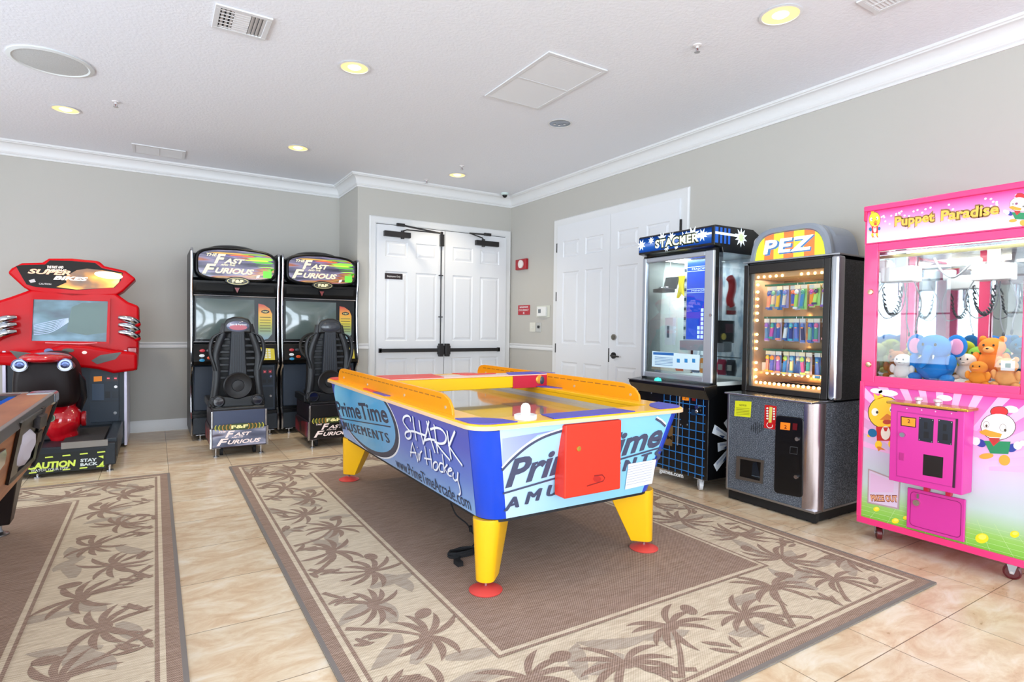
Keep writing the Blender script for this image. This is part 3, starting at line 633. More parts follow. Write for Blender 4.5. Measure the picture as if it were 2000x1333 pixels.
sb=MB().box(-2.09,-1.80,-3.436,-3.28,.80,.886,REDB).build('score_box',hk,bevel=.003)
MB().ell((-1.875,-3.437,.855),(.03,.006,.03),mat('#e8a03a',.3,.3)).ell((-1.855,-3.44,.85),(.02,.008,.028),mat('#3c4a58',.3)).build('speaker',sb); MB().box(-1.81,-1.79,-3.44,-3.28,.80,.886,YEL).build('bracket',sb)
def overlay(pts,z,m): MB().prism([(p[0],p[1],z) for p in pts],(0,0,.004),m).build('overlay',hk)
Z=.8065
def corner(sx,sy,m):
    cx=-3.045 if sx<0 else -1.745; cy=-4.665 if sy<0 else -2.195; ix=1 if sx<0 else -1; iy=1 if sy<0 else -1
    r=.10; pts=[(.012,.215),(.012,r)]+[(r-(r-.012)*math.cos(t),r-(r-.012)*math.sin(t)) for t in [PI/2*i/6 for i in range(1,6)]]+[(r,.012),(.215,.012),(.19,.10),(.15,.15),(.10,.19)]
    overlay([(cx+ix*a,cy+iy*b_) for a,b_ in pts],Z,m)
for q in ((-1,-1,VIO),(1,-1,VIO),(-1,1,CORAL),(1,1,CORAL)): corner(*q)
overlay([(-2.64,-4.66),(-2.14,-4.66),(-2.16,-4.53),(-2.62,-4.53)],Z,VIO); overlay([(-2.64,-2.2),(-2.15,-2.2),(-2.17,-2.33),(-2.62,-2.33)],Z,CORAL)
overlay([(-3.03,-3.1),(-3.03,-3.3),(-3.002,-3.33),(-3.002,-3.07)],Z,CORAL); overlay([(-3.03,-3.3),(-3.03,-3.5),(-3.002,-3.53),(-3.002,-3.3)],Z,VIO)
overlay([(-1.9,-3.3),(-1.9,-3.5),(-1.81,-3.62),(-1.81,-3.2)],Z,VIO)
overlay([(-2.12,-3.432),(-1.735,-3.432),(-1.77,-3.272),(-2.05,-3.272)],.8945,VIO); overlay([(-2.985,-3.432),(-2.61,-3.432),(-2.60,-3.30),(-2.985,-3.272)],.8945,CORAL); overlay([(-2.40,-3.33),(-2.15,-3.30),(-2.15,-3.275),(-2.42,-3.275)],.8945,CORAL)
MB().box(-2.65,-2.14,-4.667,-4.645,.7835,.8,YL2).build('goal_lip',hk,bevel=.003)
t=thing('hockey_mallet',(-2.76,-4.615,.806),'white round handled mallet resting on the near rim of the hockey table','mallet')
MB().lathe([(.050,0),(.052,.006),(.052,.02),(.046,.022),(.040,.014),(.022,.014)],(-2.755,-4.60,.8065),WHITE,n=36).build('base',t,ang=50)
MB().lathe([(.022,.012),(.0225,.05),(.02,.062),(.012,.071),(.001,.074)],(-2.755,-4.60,.8065),mat('#f4f4f2',.3),n=28).build('handle',t,ang=50)
cord=crom([Vector((-2.72,-3.72,.36)),Vector((-2.72,-3.74,.25)),Vector((-2.70,-3.79,.14)),Vector((-2.63,-3.80,.07)),Vector((-2.60,-3.80,.022)),Vector((-2.62,-3.88,.02)),Vector((-2.66,-3.96,.02)),Vector((-2.70,-4.01,.02)),Vector((-2.76,-4.06,.02))])
cd_=MB().tube(cord,.0045,RUBBER); cd_.tube([(-2.605,-3.802,.05),(-2.60,-3.80,.018)],[.012,.01],RUBBER)
for k in range(5):
    cd_.tube([(-2.80+.075*math.cos(a)+R.uniform(-.006,.006),-4.075+.03*math.sin(a)+R.uniform(-.004,.004),.016+.006*k) for a in [2*PI*i/18 for i in range(18)]],.0045,RUBBER,closed=True)
cd_.tube([(-2.82,-4.1,.02),(-2.86,-4.16,.02)],.0045,RUBBER).box(-2.885,-2.855,-4.20,-4.15,.0125,.035,RUBBER)
tag(cd_.build('power_cord'),'black coiled power cord with plug on rug beneath the hockey table','cord')
# ================================================================= RACING CABINETS
PLAS=mat('#07080a',.34,coat=.08,spec=.3); NAVY=mat('#1c2632',.45); NAVY2=mat('#2b3646',.5); SEATB=mat('#101216',.42); SEAT2=mat('#1d2128',.5)
CRT=mat('#5d6a68',.12,coat=.6); GOLD=mat('#d8c884',.35,.4)
def blur(name,stops,scale,st,emit=.0,rough=.25): return noisemat(name,stops,scale,st,rough,emit,2,coat=.5)
MARQ=blur('racing_marquee_print',[(.3,'#15121e'),(.42,'#3a3450'),(.5,'#77708c'),(.56,'#8a4428'),(.62,'#a87838'),(.7,'#1c1614')],1.6,(1,1,9),.4)
MARG=gradmat('racing_marquee_green',[(0,'#3a4a20'),(.3,'#7ac030'),(.7,'#6ad02a'),(1,'#2f6a20')],.3,emit=.7)
CREAM=mat('#efe2b4',.4,emit=.4); PINKW=mat('#f2dcd8',.4); PRGRAY=blur('panel_painted_glare',[(.3,'#3c4258'),(.5,'#6a7088'),(.6,'#a8aac0'),(.7,'#4a3a48')],3,(1,1,3))  # PRGRAY: bluish window glare painted into the left chair's panel and badge
CARD=gradmat('instruction_card_print',[(0,'#7a98a8'),(.3,'#8a9a50'),(.5,'#c8b838'),(.75,'#d89838'),(1,'#b84438')],.35,emit=.15)
OLIVE=mat('#3f4e1e',.45); YLOGO=mat('#e0d24c',.4)
def plate_xz(pts,y0,y1,m,b=None): return (b or MB()).prism([(x,y0,z) for x,z in pts],(0,y1-y0,0),m)
def racer(x,lab):
    """x = left side of the cabinet"""
    t=thing('racing_cabinet',(x+.43,.3,0),lab,'arcade machine','racing cabinets')
    W_=.855; xr=x+W_
    prof=[(.72,.06),(-.04,.06),(-.04,.235),(.02,.29),(.045,.42),(.05,.56),(.02,.70),(-.06,.775),(-.075,.82),(-.045,1.0),(-.02,1.2),(-.01,1.4),(-.03,1.6),(-.06,1.72),(-.06,1.955),(-.03,1.985),(.72,1.985)]
    for s,xx in ((0,x),(1,xr-.022)):
        MB().prism([(xx,a,b) for a,b in prof],(.022,0,0),mat('#1c1a20',.4)).build('side_panel',t)
        cx=xx+.011; path=[(cx,a-.004,b) for a,b in prof[1:16]]
        MB().tube(path,.0125,CHROME,8).build('edge_trim',t)
    b=MB().box(x+.02,xr-.02,.05,.70,.06,1.95,PLAS)
    b.box(x+.02,xr-.02,-.03,.1,.07,.235,NAVY); b.box(x+.02,xr-.02,.0,.06,.235,.27,PLAS)
    b.build('cabinet_body',t)
    MB().box(x+.03,x+.60,.02,.05,.30,.775,NAVY2).build('kick_panel',t,bevel=.02)
    cdp=MB().box(x+.655,xr-.035,.005,.05,.27,.775,NAVY2).build('coin_door',t,bevel=.01)
    a=front(.0045); a.rect(x+.675,xr-.055,.55,.745,mat('#17202c',.5),1); a.rect(x+.675,xr-.055,.30,.53,mat('#1a2430',.5),1)
    for k in (0,1): a.rect(x+.695+k*.055,x+.73+k*.055,.68,.715,mat('#8c1a28',.3),2); a.rect(x+.705+k*.055,x+.72+k*.055,.69,.70,mat('#e05a60',.3,emit=.6),3)
    a.rect(x+.69,x+.725,.575,.61,mat('#0a0c10',.5),2); a.rect(x+.745,x+.78,.575,.61,mat('#0a0c10',.5),2)
    a.build('coin_slots',cdp)
    for z in (.645,.43): MB().cyl((x+.772,-.008,z),.012,.014,CHROME,'y').build('lock',cdp)
    # control deck
    dk=MB().prism([(x+.022,yy,zz) for yy,zz in ((.05,.775),(-.075,.79),(-.10,.83),(-.03,1.0),(.05,1.03))],(W_-.044,0,0),PLAS).build('control_panel',t,bevel=.008)
    cn=Vector((0,.07,.17)).normalized(); a=Art((0,-.1005,.83),(1,0,0),cn,.0008)
    for (u,v,c) in ((.105,.10,'#c43a44'),(.10,.045,'#e8ecee'),(.17,.02,'#d8501e'),(.10,-.005,'#2f8ab8'),(.165,.10,'#3c4048')):
        o=MB().lathe([(.026,0),(.024,.012),(.001,.016)],a.w(x+u,v+.015,0),mat(c,.3,emit=.12),'y',20,sy=.62); 
        # lathe along y: flip so the cap faces the player
        o.v=[(vx,-.0995*2-(vy-0)*1.0+0*vz if False else vy-2*(vy-(a.w(x+u,v+.015,0).y)) ,vz) for vx,vy,vz in o.v]; o.build('button',dk)
    a.poly([(x+.62,.0),(x+.80,.0),(x+.80,.13),(x+.62,.15)],mat('#c8b838',.4,emit=.15),1)
    for i in range(3):
        for j in range(4): a.rect(x+.665+i*.035,x+.69+i*.035,.02+j*.028,.04+j*.028,mat('#e8e8d8',.4),2)
    a.build('keypad',dk)
    wh=MB(); wc=Vector((x+.33,-.20,.97)); rot=Matrix.Rotation(math.radians(-25),3,'X')
    ring_=[wc+rot@Vector((.165*math.cos(q),0,.165*math.sin(q))) for q in [2*PI*i/28 for i in range(28)]]
    wh.tube(ring_,.016,mat('#0e0f11',.45),8,True)
    for q in (0,PI*.5*3,PI): wh.tube([wc,wc+rot@Vector((.16*math.cos(q),0,.16*math.sin(q)))],.014,BLACK)
    wh.ell(wc,(.045,.025,.045),BLACK); wh.tube([wc,wc+Vector((0,.13,-.05))],.03,BLACK); wh.build('steering_wheel',t)
    # screen
    MB().box(x+.03,xr-.03,.0,.05,1.02,1.52,PLAS).build('bezel',t,bevel=.01)
    g=MB(); n=10; vs=[];fs=[]
    for i in range(n+1):
        for j in range(n+1):
            u,v=i/n,j/n; vs.append((x+.052+.553*u,-.004-.030*(1-(2*u-1)**2)*(1-(2*v-1)**2)**.8 if 0<v<1 and 0<u<1 else -.004,1.055+.425*v))
    for i in range(n):
        for j in range(n): p=i*(n+1)+j; fs.append((p,p+n+1,p+n+2,p+1))
    g.add(vs,fs,CRT).build('screen',t,ang=60)
    a=front(-.0015); a.O.y=-.0015
    cp=[(x+.645,1.10),(x+.70,1.045),(x+.745,1.06),(x+.785,1.11),(x+.785,1.33),(x+.76,1.39),(x+.70,1.43),(x+.645,1.44)]
    a.poly(cp,CARD,1,((0,1.06),(0,1.43))); a.ellipse((x+.715,1.355),.042,.02,mat('#26241c',.4),2); a.text('F&F',x+.715,1.347,.016,mat('#e8d88a',.4),3,width=.05,bold=.02,align='c')
    for i in range(6): a.rect(x+.66,x+.77,1.14+i*.03,1.147+i*.03,mat('#5a5030',.4),2)
    a.build('instruction_card',t)
    # speaker brow
    MB().prism([(x+.022,yy,zz) for yy,zz in ((.05,1.52),(-.015,1.52),(-.035,1.56),(-.05,1.665),(.05,1.70))],(W_-.044,0,0),PLAS).build('speaker_panel',t,bevel=.006)
    for s in (0,1):
        x0=x+.05+s*.40; MB().box(x0,x0+.35,-.052,-.03,1.555,1.64,mat('#050506',.8)).build('speaker_grille',t,bevel=.01)
    MB().tube([(x+.03,-.03,1.51),(xr-.03,-.03,1.51)],.007,CHROME).tube([(x+.03,-.0,1.025),(xr-.03,-.0,1.025)],.006,CHROME).build('chrome_strip',t)
    a=front(-.056); a.poly([(x+.405,1.60),(x+.455,1.60),(x+.43,1.545)][::-1],mat('#7a1c1a',.3,emit=.2),1); a.build('red_arrow',t)
    badge=front(-.108); badge.ellipse((x+.43,1.665),.112,.042,mat('#15120c',.3),1); badge.ellipse((x+.43,1.665),.100,.034,GOLD,2); badge.ellipse((x+.43,1.665),.096,.030,mat('#201a10',.3),3); badge.ellipse((x+.43,1.665),.070,.026,mat('#5a5028',.3),4)
    badge.text('F&F',x+.43,1.65,.032,CREAM,5,width=.105,bold=.03,align='c')
    MB().ell((x+.43,-.092,1.665),(.12,.016,.048),PLAS).build('badge_mount',t); badge.O.y=-.1085; badge.build('logo_badge',t)
    # marquee: rounded pod
    def pod(e):
        pts=[]; n_=44
        for i in range(n_):
            q=PI-2*PI*i/n_; cq,sq=math.cos(q),math.sin(q); f=lambda w,p: math.copysign(abs(w)**p,w)
            u=f(cq,.36); v=f(sq,.45); arch=.028*(1-u*u)*(1 if sq>0 else -.6)
            pts.append((x+.4275+u*(.392-e),1.833+v*(.158-e)+arch))
        return pts
        pts=[(x+.035+e,1.72+e),(x+.05+e,1.925-e),(x+.10+e,1.985-e),(x+.25,2.012-e),(x+.43,2.018-e),(x+.61,2.012-e),(x+.755-e,1.985-e),(x+.805-e,1.925-e),(x+.82-e,1.72+e),(x+.78-e,1.685+e),(x+.62,1.662+e),(x+.43,1.655+e),(x+.24,1.662+e),(x+.075+e,1.685+e)]
        return pts
    b=MB(); b.loft([[(p,yy,q) for p,q in pod(e)] for yy,e in ((.15,.0),(-.05,.0),(-.085,.008),(-.09,.02),(-.083,.028))],PLAS); b.ell((x+.40,.1,1.985),(.26,.16,.075),PLAS); mq=b.build('marquee_housing',t,ang=40)
    a=front(-.0845); a.poly(pod(.03)[::-1],MARQ,1)
    for k,(u0,u1,z_,h_,c_) in enumerate(((.16,.55,1.952,.016,'#c8963c'),(.34,.60,1.935,.02,'#c85a30'),(.45,.72,1.957,.018,'#7a9a30'),(.52,.78,1.915,.034,'#8ad03a'),(.46,.74,1.895,.014,'#c8d040'),(.56,.785,1.878,.022,'#58b030'),(.60,.785,1.852,.014,'#3a6a20'),(.62,.785,1.83,.012,'#9ad048'),(.70,.785,1.805,.03,'#6cc038'),(.18,.5,1.925,.01,'#6a5a9a'))):
        a.poly([(x+u0,z_),(x+u0+.06,z_-h_/2),(x+u1-.02,z_-h_*.4),(x+u1,z_),(x+u1-.03,z_+h_*.5),(x+u0+.1,z_+h_/2)],mat(c_,.35,emit=.35),2+k*.1)
    a.rect(x+.68,x+.765,1.715,1.79,mat('#62c63a',.4,emit=.6),3); a.text('THE',x+.14,1.915,.028,CREAM,4,width=.10,bold=.02,shear=.3)
    a.text('F',x+.21,1.845,.10,CREAM,4,bold=.035,shear=.35,width=.11); a.text('AST',x+.30,1.85,.05,CREAM,4,bold=.035,shear=.35,width=.20)
    a.text('AND THE',x+.27,1.823,.018,CREAM,4,width=.14,shear=.3,bold=.02)
    a.text('F',x+.10,1.735,.10,CREAM,4,bold=.035,shear=.35,width=.13); a.text('URIOUS',x+.22,1.745,.055,CREAM,4,bold=.035,shear=.35,width=.37)
    a.poly([(x+.615,1.735),(x+.65,1.745),(x+.64,1.715),(x+.61,1.705)][::-1],mat('#f2d8d0',.4,emit=.4),4)
    a.build('marquee',mq)
    for xx in (x+.09,xr-.09):
        for yy in (.0,.62): MB().cyl((xx,yy,0),.028,.014,STEEL).cyl((xx,yy,.012),.008,.05,CHROME).box(xx-.04,xx+.04,yy-.03,yy+.03,.055,.062,STEEL).build('leveling_foot',t)
    return t
def racing_seat(x,lab,head):
    t=thing('racing_chair',(x,-.65,0),lab,'arcade chair','racing chairs'); c=x
    gl=head=='logo'
    b=MB().box(c-.225,c+.225,-.975,-.36,.10,.43,mat('#221620',.35)); b.box(c-.235,c+.235,-.99,-.36,.09,.265,mat('#2b1a24',.4)); b.build('base_cabinet',t,bevel=.006)
    for s in (-1,1):
        MB().box(c+s*.236-.009,c+s*.236+.009,-.999,-.975,.09,.268,CHROME).box(c+s*.226-.008,c+s*.226+.008,-.985,-.965,.27,.425,CHROME).build('edge_trim',t,bevel=.003)
    MB().box(c-.22,c+.22,-.97,-.36,.425,.455,BLACK).box(c-.245,c-.20,-.80,-.36,.44,.51,SEATB).box(c+.20,c+.245,-.80,-.36,.44,.51,SEATB).build('slide_tray',t,bevel=.01)
    a=front(-.9755); a.rect(c-.215,c+.215,.27,.425,mat('#3a4460',.4) if gl else mat('#0e0f12',.3),1)
    a.build('upper_panel',t)
    a=front(-.9905); a.rect(c-.222,c+.222,.10,.262,PRGRAY if gl else mat('#0e0c0e',.3),1)
    a.ellipse((c,.275),.215,.030,OLIVE,2); 
    for k in range(5):
        for s in (-1,1):
            pts=[(c+s*(.19-.03*k+.012*math.cos(q)),.275+.024*math.sin(q)) for q in [-PI/2+PI*i/8 for i in range(9)]]; a.stroke(pts,.006,YLOGO if k<2 else mat('#d8963a',.4),3)
    a.text('F&F',c,.262,.030,mat('#f0e6a0',.4,emit=.2),4,width=.14,bold=.04,align='c')
    LW=mat('#ecd9d4',.4,emit=.25)
    a.text('THE',c-.17,.232,.014,LW,4,width=.06,bold=.02,shear=.3)
    a.text('F',c-.12,.185,.06,LW,4,width=.08,bold=.03,shear=.35); a.text('AST',c-.05,.192,.032,LW,4,width=.15,bold=.03,shear=.35)
    a.text('AND THE',c-.07,.174,.012,LW,4,width=.10,bold=.02,shear=.3); a.text('F',c-.19,.115,.062,LW,4,width=.10,bold=.03,shear=.35); a.text('URIOUS',c-.10,.122,.036,LW,4,width=.28,bold=.03,shear=.35)
    a.O.y=-.9915; a.build('front_print',t)
    sa=Art((c-.2355,0,0),(0,-1,0),(0,0,1),.0008); sa.poly([(.36,.11),(.97,.11),(.97,.26),(.7,.24),(.5,.20),(.36,.25)],noisemat('seat_side_print',[(.35,'#1a0c10'),(.5,'#9c2a34'),(.6,'#5a3a6a'),(.7,'#141014')],3,(1,1,1)),1); sa.build('side_print',t)
    sh=MB().loft([[(c-w,y,z),(c-w*.6,y-.04,z),(c+w*.6,y-.04,z),(c+w,y,z),(c+w,y+.05,z),(c+w*.55,y+.02,z),(c-w*.55,y+.02,z),(c-w,y+.05,z)] for w,y,z in ((.20,-.66,.47),(.19,-.69,.7),(.19,-.71,.92),(.16,-.73,1.05),(.10,-.74,1.15),(.09,-.74,1.22))],mat('#0a0b0d',.5)); sh.build('backrest_shell',t,ang=60)
    MB().ell((c,-.53,.52),(.19,.2,.06),SEATB).build('seat_cushion',t)
    y=-.82
    for s in (-1,1):
        P=crom([(c+s*.205,y,.49),(c+s*.185,y,.62),(c+s*.175,y+.01,.76),(c+s*.185,y+.02,.90),(c+s*.160,y+.02,1.02),(c+s*.125,y+.02,1.12),(c+s*.10,y+.02,1.22)])
        MB().loft([[p+Vector((a_*.032,b_*.028,0)) for a_,b_ in ((-1,-.6),(-.5,-1),(.5,-1),(1,-.6),(1,.8),(-1,.8))] for p in P],SEATB).build('side_rail',t,ang=50)
        Q=crom([(c+s*.12,y,1.14),(c+s*.195,y-.0,1.10),(c+s*.225,y,1.02),(c+s*.225,y,.93),(c+s*.20,y,.84),(c+s*.185,y,.78)])
        MB().loft([[p+Vector((a_*.016,b_*.022,0)) for a_,b_ in ((-1,-.6),(-.5,-1),(.5,-1),(1,-.6),(1,.8),(-1,.8))] for p in Q],SEATB).build('shoulder_wing',t,ang=50)
        for k in range(7): MB().box(min(c+s*.06,c+s*.165),max(c+s*.06,c+s*.165),y+.03,y+.05,.70+k*.06,.725+k*.06,mat('#23262b',.5)).build('vent_slat',t,bevel=.005)
        MB().lathe([(.055,0),(.055,-.02),(.047,-.025),(.044,-.012),(.02,-.008),(.001,-.008)],(c+s*.165,y-.045,.50),SEATB,'y',28).lathe([(.040,-.012),(.001,-.014)],(c+s*.165,y-.045,.50),mat('#15182a',.12,coat=.8),'y',24).build('bass_port',t)
    MB().loft([[(c-.21,yy,.44),(c-.235,yy,.48),(c-.225,yy,.54),(c-.13,yy,.545),(c,yy,.525),(c+.13,yy,.545),(c+.225,yy,.54),(c+.235,yy,.48),(c+.21,yy,.44)] for yy in (y+.05,y-.03,y-.045)],SEATB).build('lower_bar',t,bevel=.01)
    MB().loft([[(c-w,y,z),(c-w*.9,y-.035,z),(c+w*.9,y-.035,z),(c+w,y,z)] for w,z in ((.085,.70),(.072,.9),(.06,1.16))],SEAT2).build('spine',t,bevel=.006)
    for k in range(5): MB().box(c-.04+k*.02-.004,c-.04+k*.02+.004,y-.041,y-.033,.74,1.12,mat('#2b3038',.5)).build('spine_rib',t)
    MB().lathe([(.125,0),(.125,-.035),(.115,-.045),(.10,-.035),(.055,-.03),(.05,-.045),(.001,-.05)],(c,y-.01,.64),mat('#131215',.5),'y',40).build('speaker_cover',t)
    hb=MB().loft([[(c+a_*w,yy,1.15+b_*h+.055) for a_,b_ in ((-1,-1),(-1.0,.1),(-.8,.8),(-.3,1.1),(.3,1.1),(.8,.8),(1.0,.1),(1,-1))] for yy,w,h in ((y+.08,.10,.06),(y-.02,.118,.072),(y-.035,.11,.066))],SEATB).build('headrest',t,bevel=.012)
    hd=MB().ell((c,y-.035,1.195),(.098,.018,.052),mat('#30343c',.3,coat=.5) if not gl else PRGRAY,28,14).build('headrest_badge',t,ang=80)
    if gl:
        a=front(y-.056); a.ellipse((c,1.185),.075,.025,mat('#a8384a',.3,emit=.1),0); a.text('Fast & Furious',c,1.205,.016,mat('#f2ecec',.4),1,width=.14,bold=.02,align='c'); a.build('badge_print',hd)
    for s in (-1,1):
        MB().cyl((c+s*.19,-.93,0),.022,.01,STEEL).cyl((c+s*.19,-.93,.01),.006,.075,CHROME).box(c+s*.19-.035,c+s*.19+.035,-.96,-.90,.083,.09,STEEL).build('leveling_foot',t)
        MB().cyl((c+s*.14-.012,-.86,.042),.042,.024,RUBBER,'x').box(c+s*.14-.016,c+s*.14+.016,-.88,-.84,.05,.1,BLACK).build('caster',t)
    return t
F1=racer(-3.865,'black racing cabinet at left of the pair, nearest the red motorcycle game')
F2=racer(-2.99,'black racing cabinet at right of the pair, beside the jutting wall corner')
racing_seat(-3.515,'black racing chair with printed oval headrest badge before the left cabinet','logo')
racing_seat(-2.665,'black racing chair with plain headrest, partly hidden by the air hockey table','plain')
# ================================================================= MOTORCYCLE GAME
RED=mat('#c4000e',.38,coat=.06,spec=.14); REDG=mat('#c4081a',.14,coat=.8,spec=.5); RED2=mat('#a00614',.2,coat=.8)
mg=thing('motorcycle_game',(-4.83,.2,0),'glossy red motorcycle arcade game with chrome pipes at far left','arcade machine')
def Y(pts,y): return [tuple(ay(px,py,y)) for px,py in pts]
b=MB(); hp=[(22,524),(42,514),(82,513),(95,505),(140,505),(193,510),(204,520),(245,529),(266,545),(240,570),(228,577),(140,582),(60,570),(46,562),(14,533)]
b.prism(Y(hp,-.05),(0,.30,0),RED); b.build('header_housing',mg,bevel=.02,seg=3)
a=front(-.0515); SBK=noisemat('flame_header_print',[(.36,'#3a3230'),(.48,'#54463a'),(.55,'#8a5a2a'),(.62,'#e89a20'),(.7,'#ffd84a'),(.8,'#fff2b0')],2.2,(1,1,1.6),.3,.35)
mp_=[(31,520),(42,518),(88,517),(97,509),(140,510),(186,514),(199,524),(240,533),(236,548),(224,562),(150,567),(70,561),(52,556),(45,545)]
a.ppoly(mp_[::-1],mat('#1c1714',.45,spec=.2),1); a.ppoly([(128,540),(150,528),(170,525),(199,528),(238,535),(232,552),(222,562),(150,566),(110,561),(130,552)][::-1],SBK,2)
a.pell(212,538,28,7,mat('#fff6cc',.3,emit=1.2),3,rot=.12)  # glare painted over the print as a glowing ellipse
WC=mat('#fbe9dc',.4,emit=.9); a.ptext('THE FAST AND',(92,524),(124,525),(93,519),WC,4,bold=.02,shear=.3); a.ptext('FURIOUS',(90,530),(130,531),(91,525.5),WC,4,bold=.02,shear=.3)
a.ptext('SUPER',(54,534),(138,538),(58,525),mat('#e8b090',.4,emit=.5),4,bold=.04,shear=.3); a.ptext('BIKES',(104,546),(172,549),(107,539),WC,4,bold=.04,shear=.3)
a.ppoly([(56,548),(67,545),(70,551),(60,553)][::-1],mat('#c8c0c0',.4),4); a.ptext('CAUTION',(76,556),(100,557),(77,553),mat('#d8d0cc',.4),4,bold=.02); a.build('header_print',mg)
b=MB(); b.box(-5.05,-4.55,.0,.2,1.42,1.56,RED); b.prism(Y([(62,565),(225,572),(250,590),(271,598),(272,640),(270,690),(268,724),(215,722),(60,716),(-30,714),(-44,690),(-44,600),(20,580)],-.05),(0,.38,0),RED); b.build('monitor_housing',mg,bevel=.025,seg=3)
b=MB(); o1=Y([(60,579),(216,584),(214,672),(56,670)],-.053); i1=Y([(66,585),(211,589),(208,668),(62,666)],-.053)
i2=[(p[0],-.03,p[2]) for p in i1]; o2=[(p[0],-.075,p[2]) for p in o1]; b.loft([o1,o2,[(p[0],-.075,p[2]) for p in i1],i2],RED,False); b.build('screen_bezel',mg)
SCRN=noisemat('game_screen_picture',[(.3,'#1e3a4c'),(.45,'#38606e'),(.6,'#5f8aa0'),(.75,'#90acc4')],3,(1,1,2.2),.25,.12)
a=front(-.0515); a.ppoly([(66,585),(211,589),(208,668),(62,666)][::-1],SCRN,0); GRS=mat('#48645f',.3,emit=.08); a.ppoly([(140,600),(160,592),(210,592),(208,650),(168,655),(130,648)][::-1],GRS,1)
for k in range(7): a.pstroke([(66,642+k*3-6),(100,628+k*3.5),(134,622+k*1.2)],.006,mat('#98acd0',.2,emit=.2),2,True)
a.build('screen',mg)
for s in (-1,1):
    for k in range(3):
        cx0,cy0=(258,628+k*14) if s>0 else (2,628+k*14); q=ay(cx0,cy0,-.12)
        P=crom([q+Vector((-s*.10,.0,.035)),q+Vector((-s*.03,-.03,.02)),q+Vector((s*.03,-.0,-.01)),q+Vector((s*.05,.08,-.03))])
        MB().tube(P,[.022+.012*math.sin(i/(len(P)-1)*PI) for i in range(len(P))],CHROME,14).build('chrome_pipe',mg,ang=60)
    P=[ay(245,622,-.10),ay(244,660,-.10)] if s>0 else [ay(20,622,-.10),ay(20,660,-.10)]
    for k in range(3):
        q=ay(268 if s>0 else -8,634+k*14,-.1); MB().ell(q,(.03,.05,.028),RED).build('pipe_shroud',mg)
b=MB(); b.prism(Y([(100,680),(120,673),(170,676),(215,684),(268,690),(268,724),(222,730),(190,722),(140,716),(60,712),(30,716),(-30,712),(-36,690),(30,690)],-.22),(0,.2,0),RED); b.build('dash_cowl',mg,bevel=.03,seg=3)
a=front(-.2215); a.ppoly([(18,685),(60,690),(78,700),(60,706),(38,705)][::-1],mat('#2c2416',.25),1); a.ppoly([(178,705),(196,694),(238,688),(226,702),(190,712)][::-1],mat('#2c2416',.25),1)
a.pell(95,686,9,5,mat('#5a6aa0',.3),1); a.pell(133,685,12,4,mat('#3a4030',.3),1); a.pell(165,689,5,3,mat('#f2d8d0',.3,emit=.3),1); a.pstroke([(88,670),(160,672),(190,670)],.008,mat('#e85a5a',.2),1); a.build('dash_decal',mg)
b=MB().box(-5.30,-4.42,-.04,.70,.03,.93,NAVY); b.build('lower_cabinet',mg,bevel=.01)
lc=b
MB().box(-4.43,-4.405,-.055,.70,.02,.95,mat('#cfcbe0',.3,.3)).build('edge_trim',mg,bevel=.004)
MB().box(-5.325,-5.30,-.055,.70,.02,.95,mat('#cfcbe0',.3,.3)).build('edge_trim',mg,bevel=.004)
MB().box(-4.405,-4.32,-.09,.12,.75,.98,RED2).build('side_fairing',mg,bevel=.015)
cdp=MB().box(-4.70,-4.47,-.052,-.04,.26,.84,mat('#202c3a',.45)).build('coin_door',mg,bevel=.004)
a=front(-.0525); a.ppoly([(183,736),(199,735),(199,745),(183,746)][::-1],mat('#f08a14',.4,emit=.2),1); 
for x_ in (207,221): a.ppoly([(x_,735),(x_+9,735),(x_+9,745),(x_,745)][::-1],mat('#3a1418',.3),1); a.ppoly([(x_+2,738),(x_+7,738),(x_+7,741),(x_+2,741)][::-1],mat('#e05060',.3,emit=.6),2)
a.ppoly([(180,750),(203,750),(203,782),(180,782)][::-1],mat('#34465c',.3),1); a.ppoly([(205,765),(215,765),(215,778),(205,778)][::-1],mat('#0c1218',.4),1); a.ppoly([(219,765),(231,765),(231,778),(219,778)][::-1],mat('#182430',.4),1)
a.pstroke([(178,785),(234,783)],.004,mat('#0c1218',.4),1); a.build('coin_slots',cdp)
for px_,py_ in ((226,756),(225,807)): MB().cyl(ay(px_,py_,-.068),.014,.016,CHROME,'y').build('lock',cdp)
# platform
b=MB().box(-5.30,-4.447,-1.085,-.04,.055,.235,mat('#1a232c',.45)); b.box(-4.52,-4.44,-1.0,-.04,.10,.262,mat('#222c36',.4)); b.build('platform',mg,bevel=.01)
MB().box(-4.80,-4.53,-1.08,-.35,.236,.262,mat('#2a2a2c',.8)).box(-4.80,-4.50,-1.095,-1.075,.215,.264,mat('#8a8680',.5)).build('tread_plate',mg,bevel=.002)
a=front(-1.0855); a.ppoly([(40,892),(196,878),(206,875),(206,915),(40,930)][::-1],mat('#141b1c',.5),0)
CY=mat('#cfe25a',.4,emit=.15); a.ptext('CAUTION',(52,918),(148,910),(53,906),CY,1,bold=.05,shear=.1); a.ptext('WATCH YOUR STEP',(60,923),(133,917),(60,918),mat('#e4ebe4',.4),1,bold=.01)
a.ptext('STAY',(157,903),(189,901),(157,897),mat('#dfe8ea',.4),1,bold=.04); a.ptext('BACK',(157,911),(191,908),(157,905.5),mat('#dfe8ea',.4),1,bold=.04)
for k in range(5):
    x_=54+k*34; a.ppoly([(x_,897-k*3.4+2),(x_+16,895.5-k*3.4+2),(x_+15,893-k*3.4+2),(x_,894.5-k*3.4+2)],CY,1)
    x_=56+k*33; a.ppoly([(x_,926-k*3.2),(x_+15,924.5-k*3.2),(x_+16,922-k*3.2),(x_+1,923.5-k*3.2)],CY,1)
a.ppoly([(193,910),(202,900),(202,913)][::-1],CY,1); a.ppoly([(192,892),(202,890),(202,896)],CY,1); a.build('caution_decal',mg)
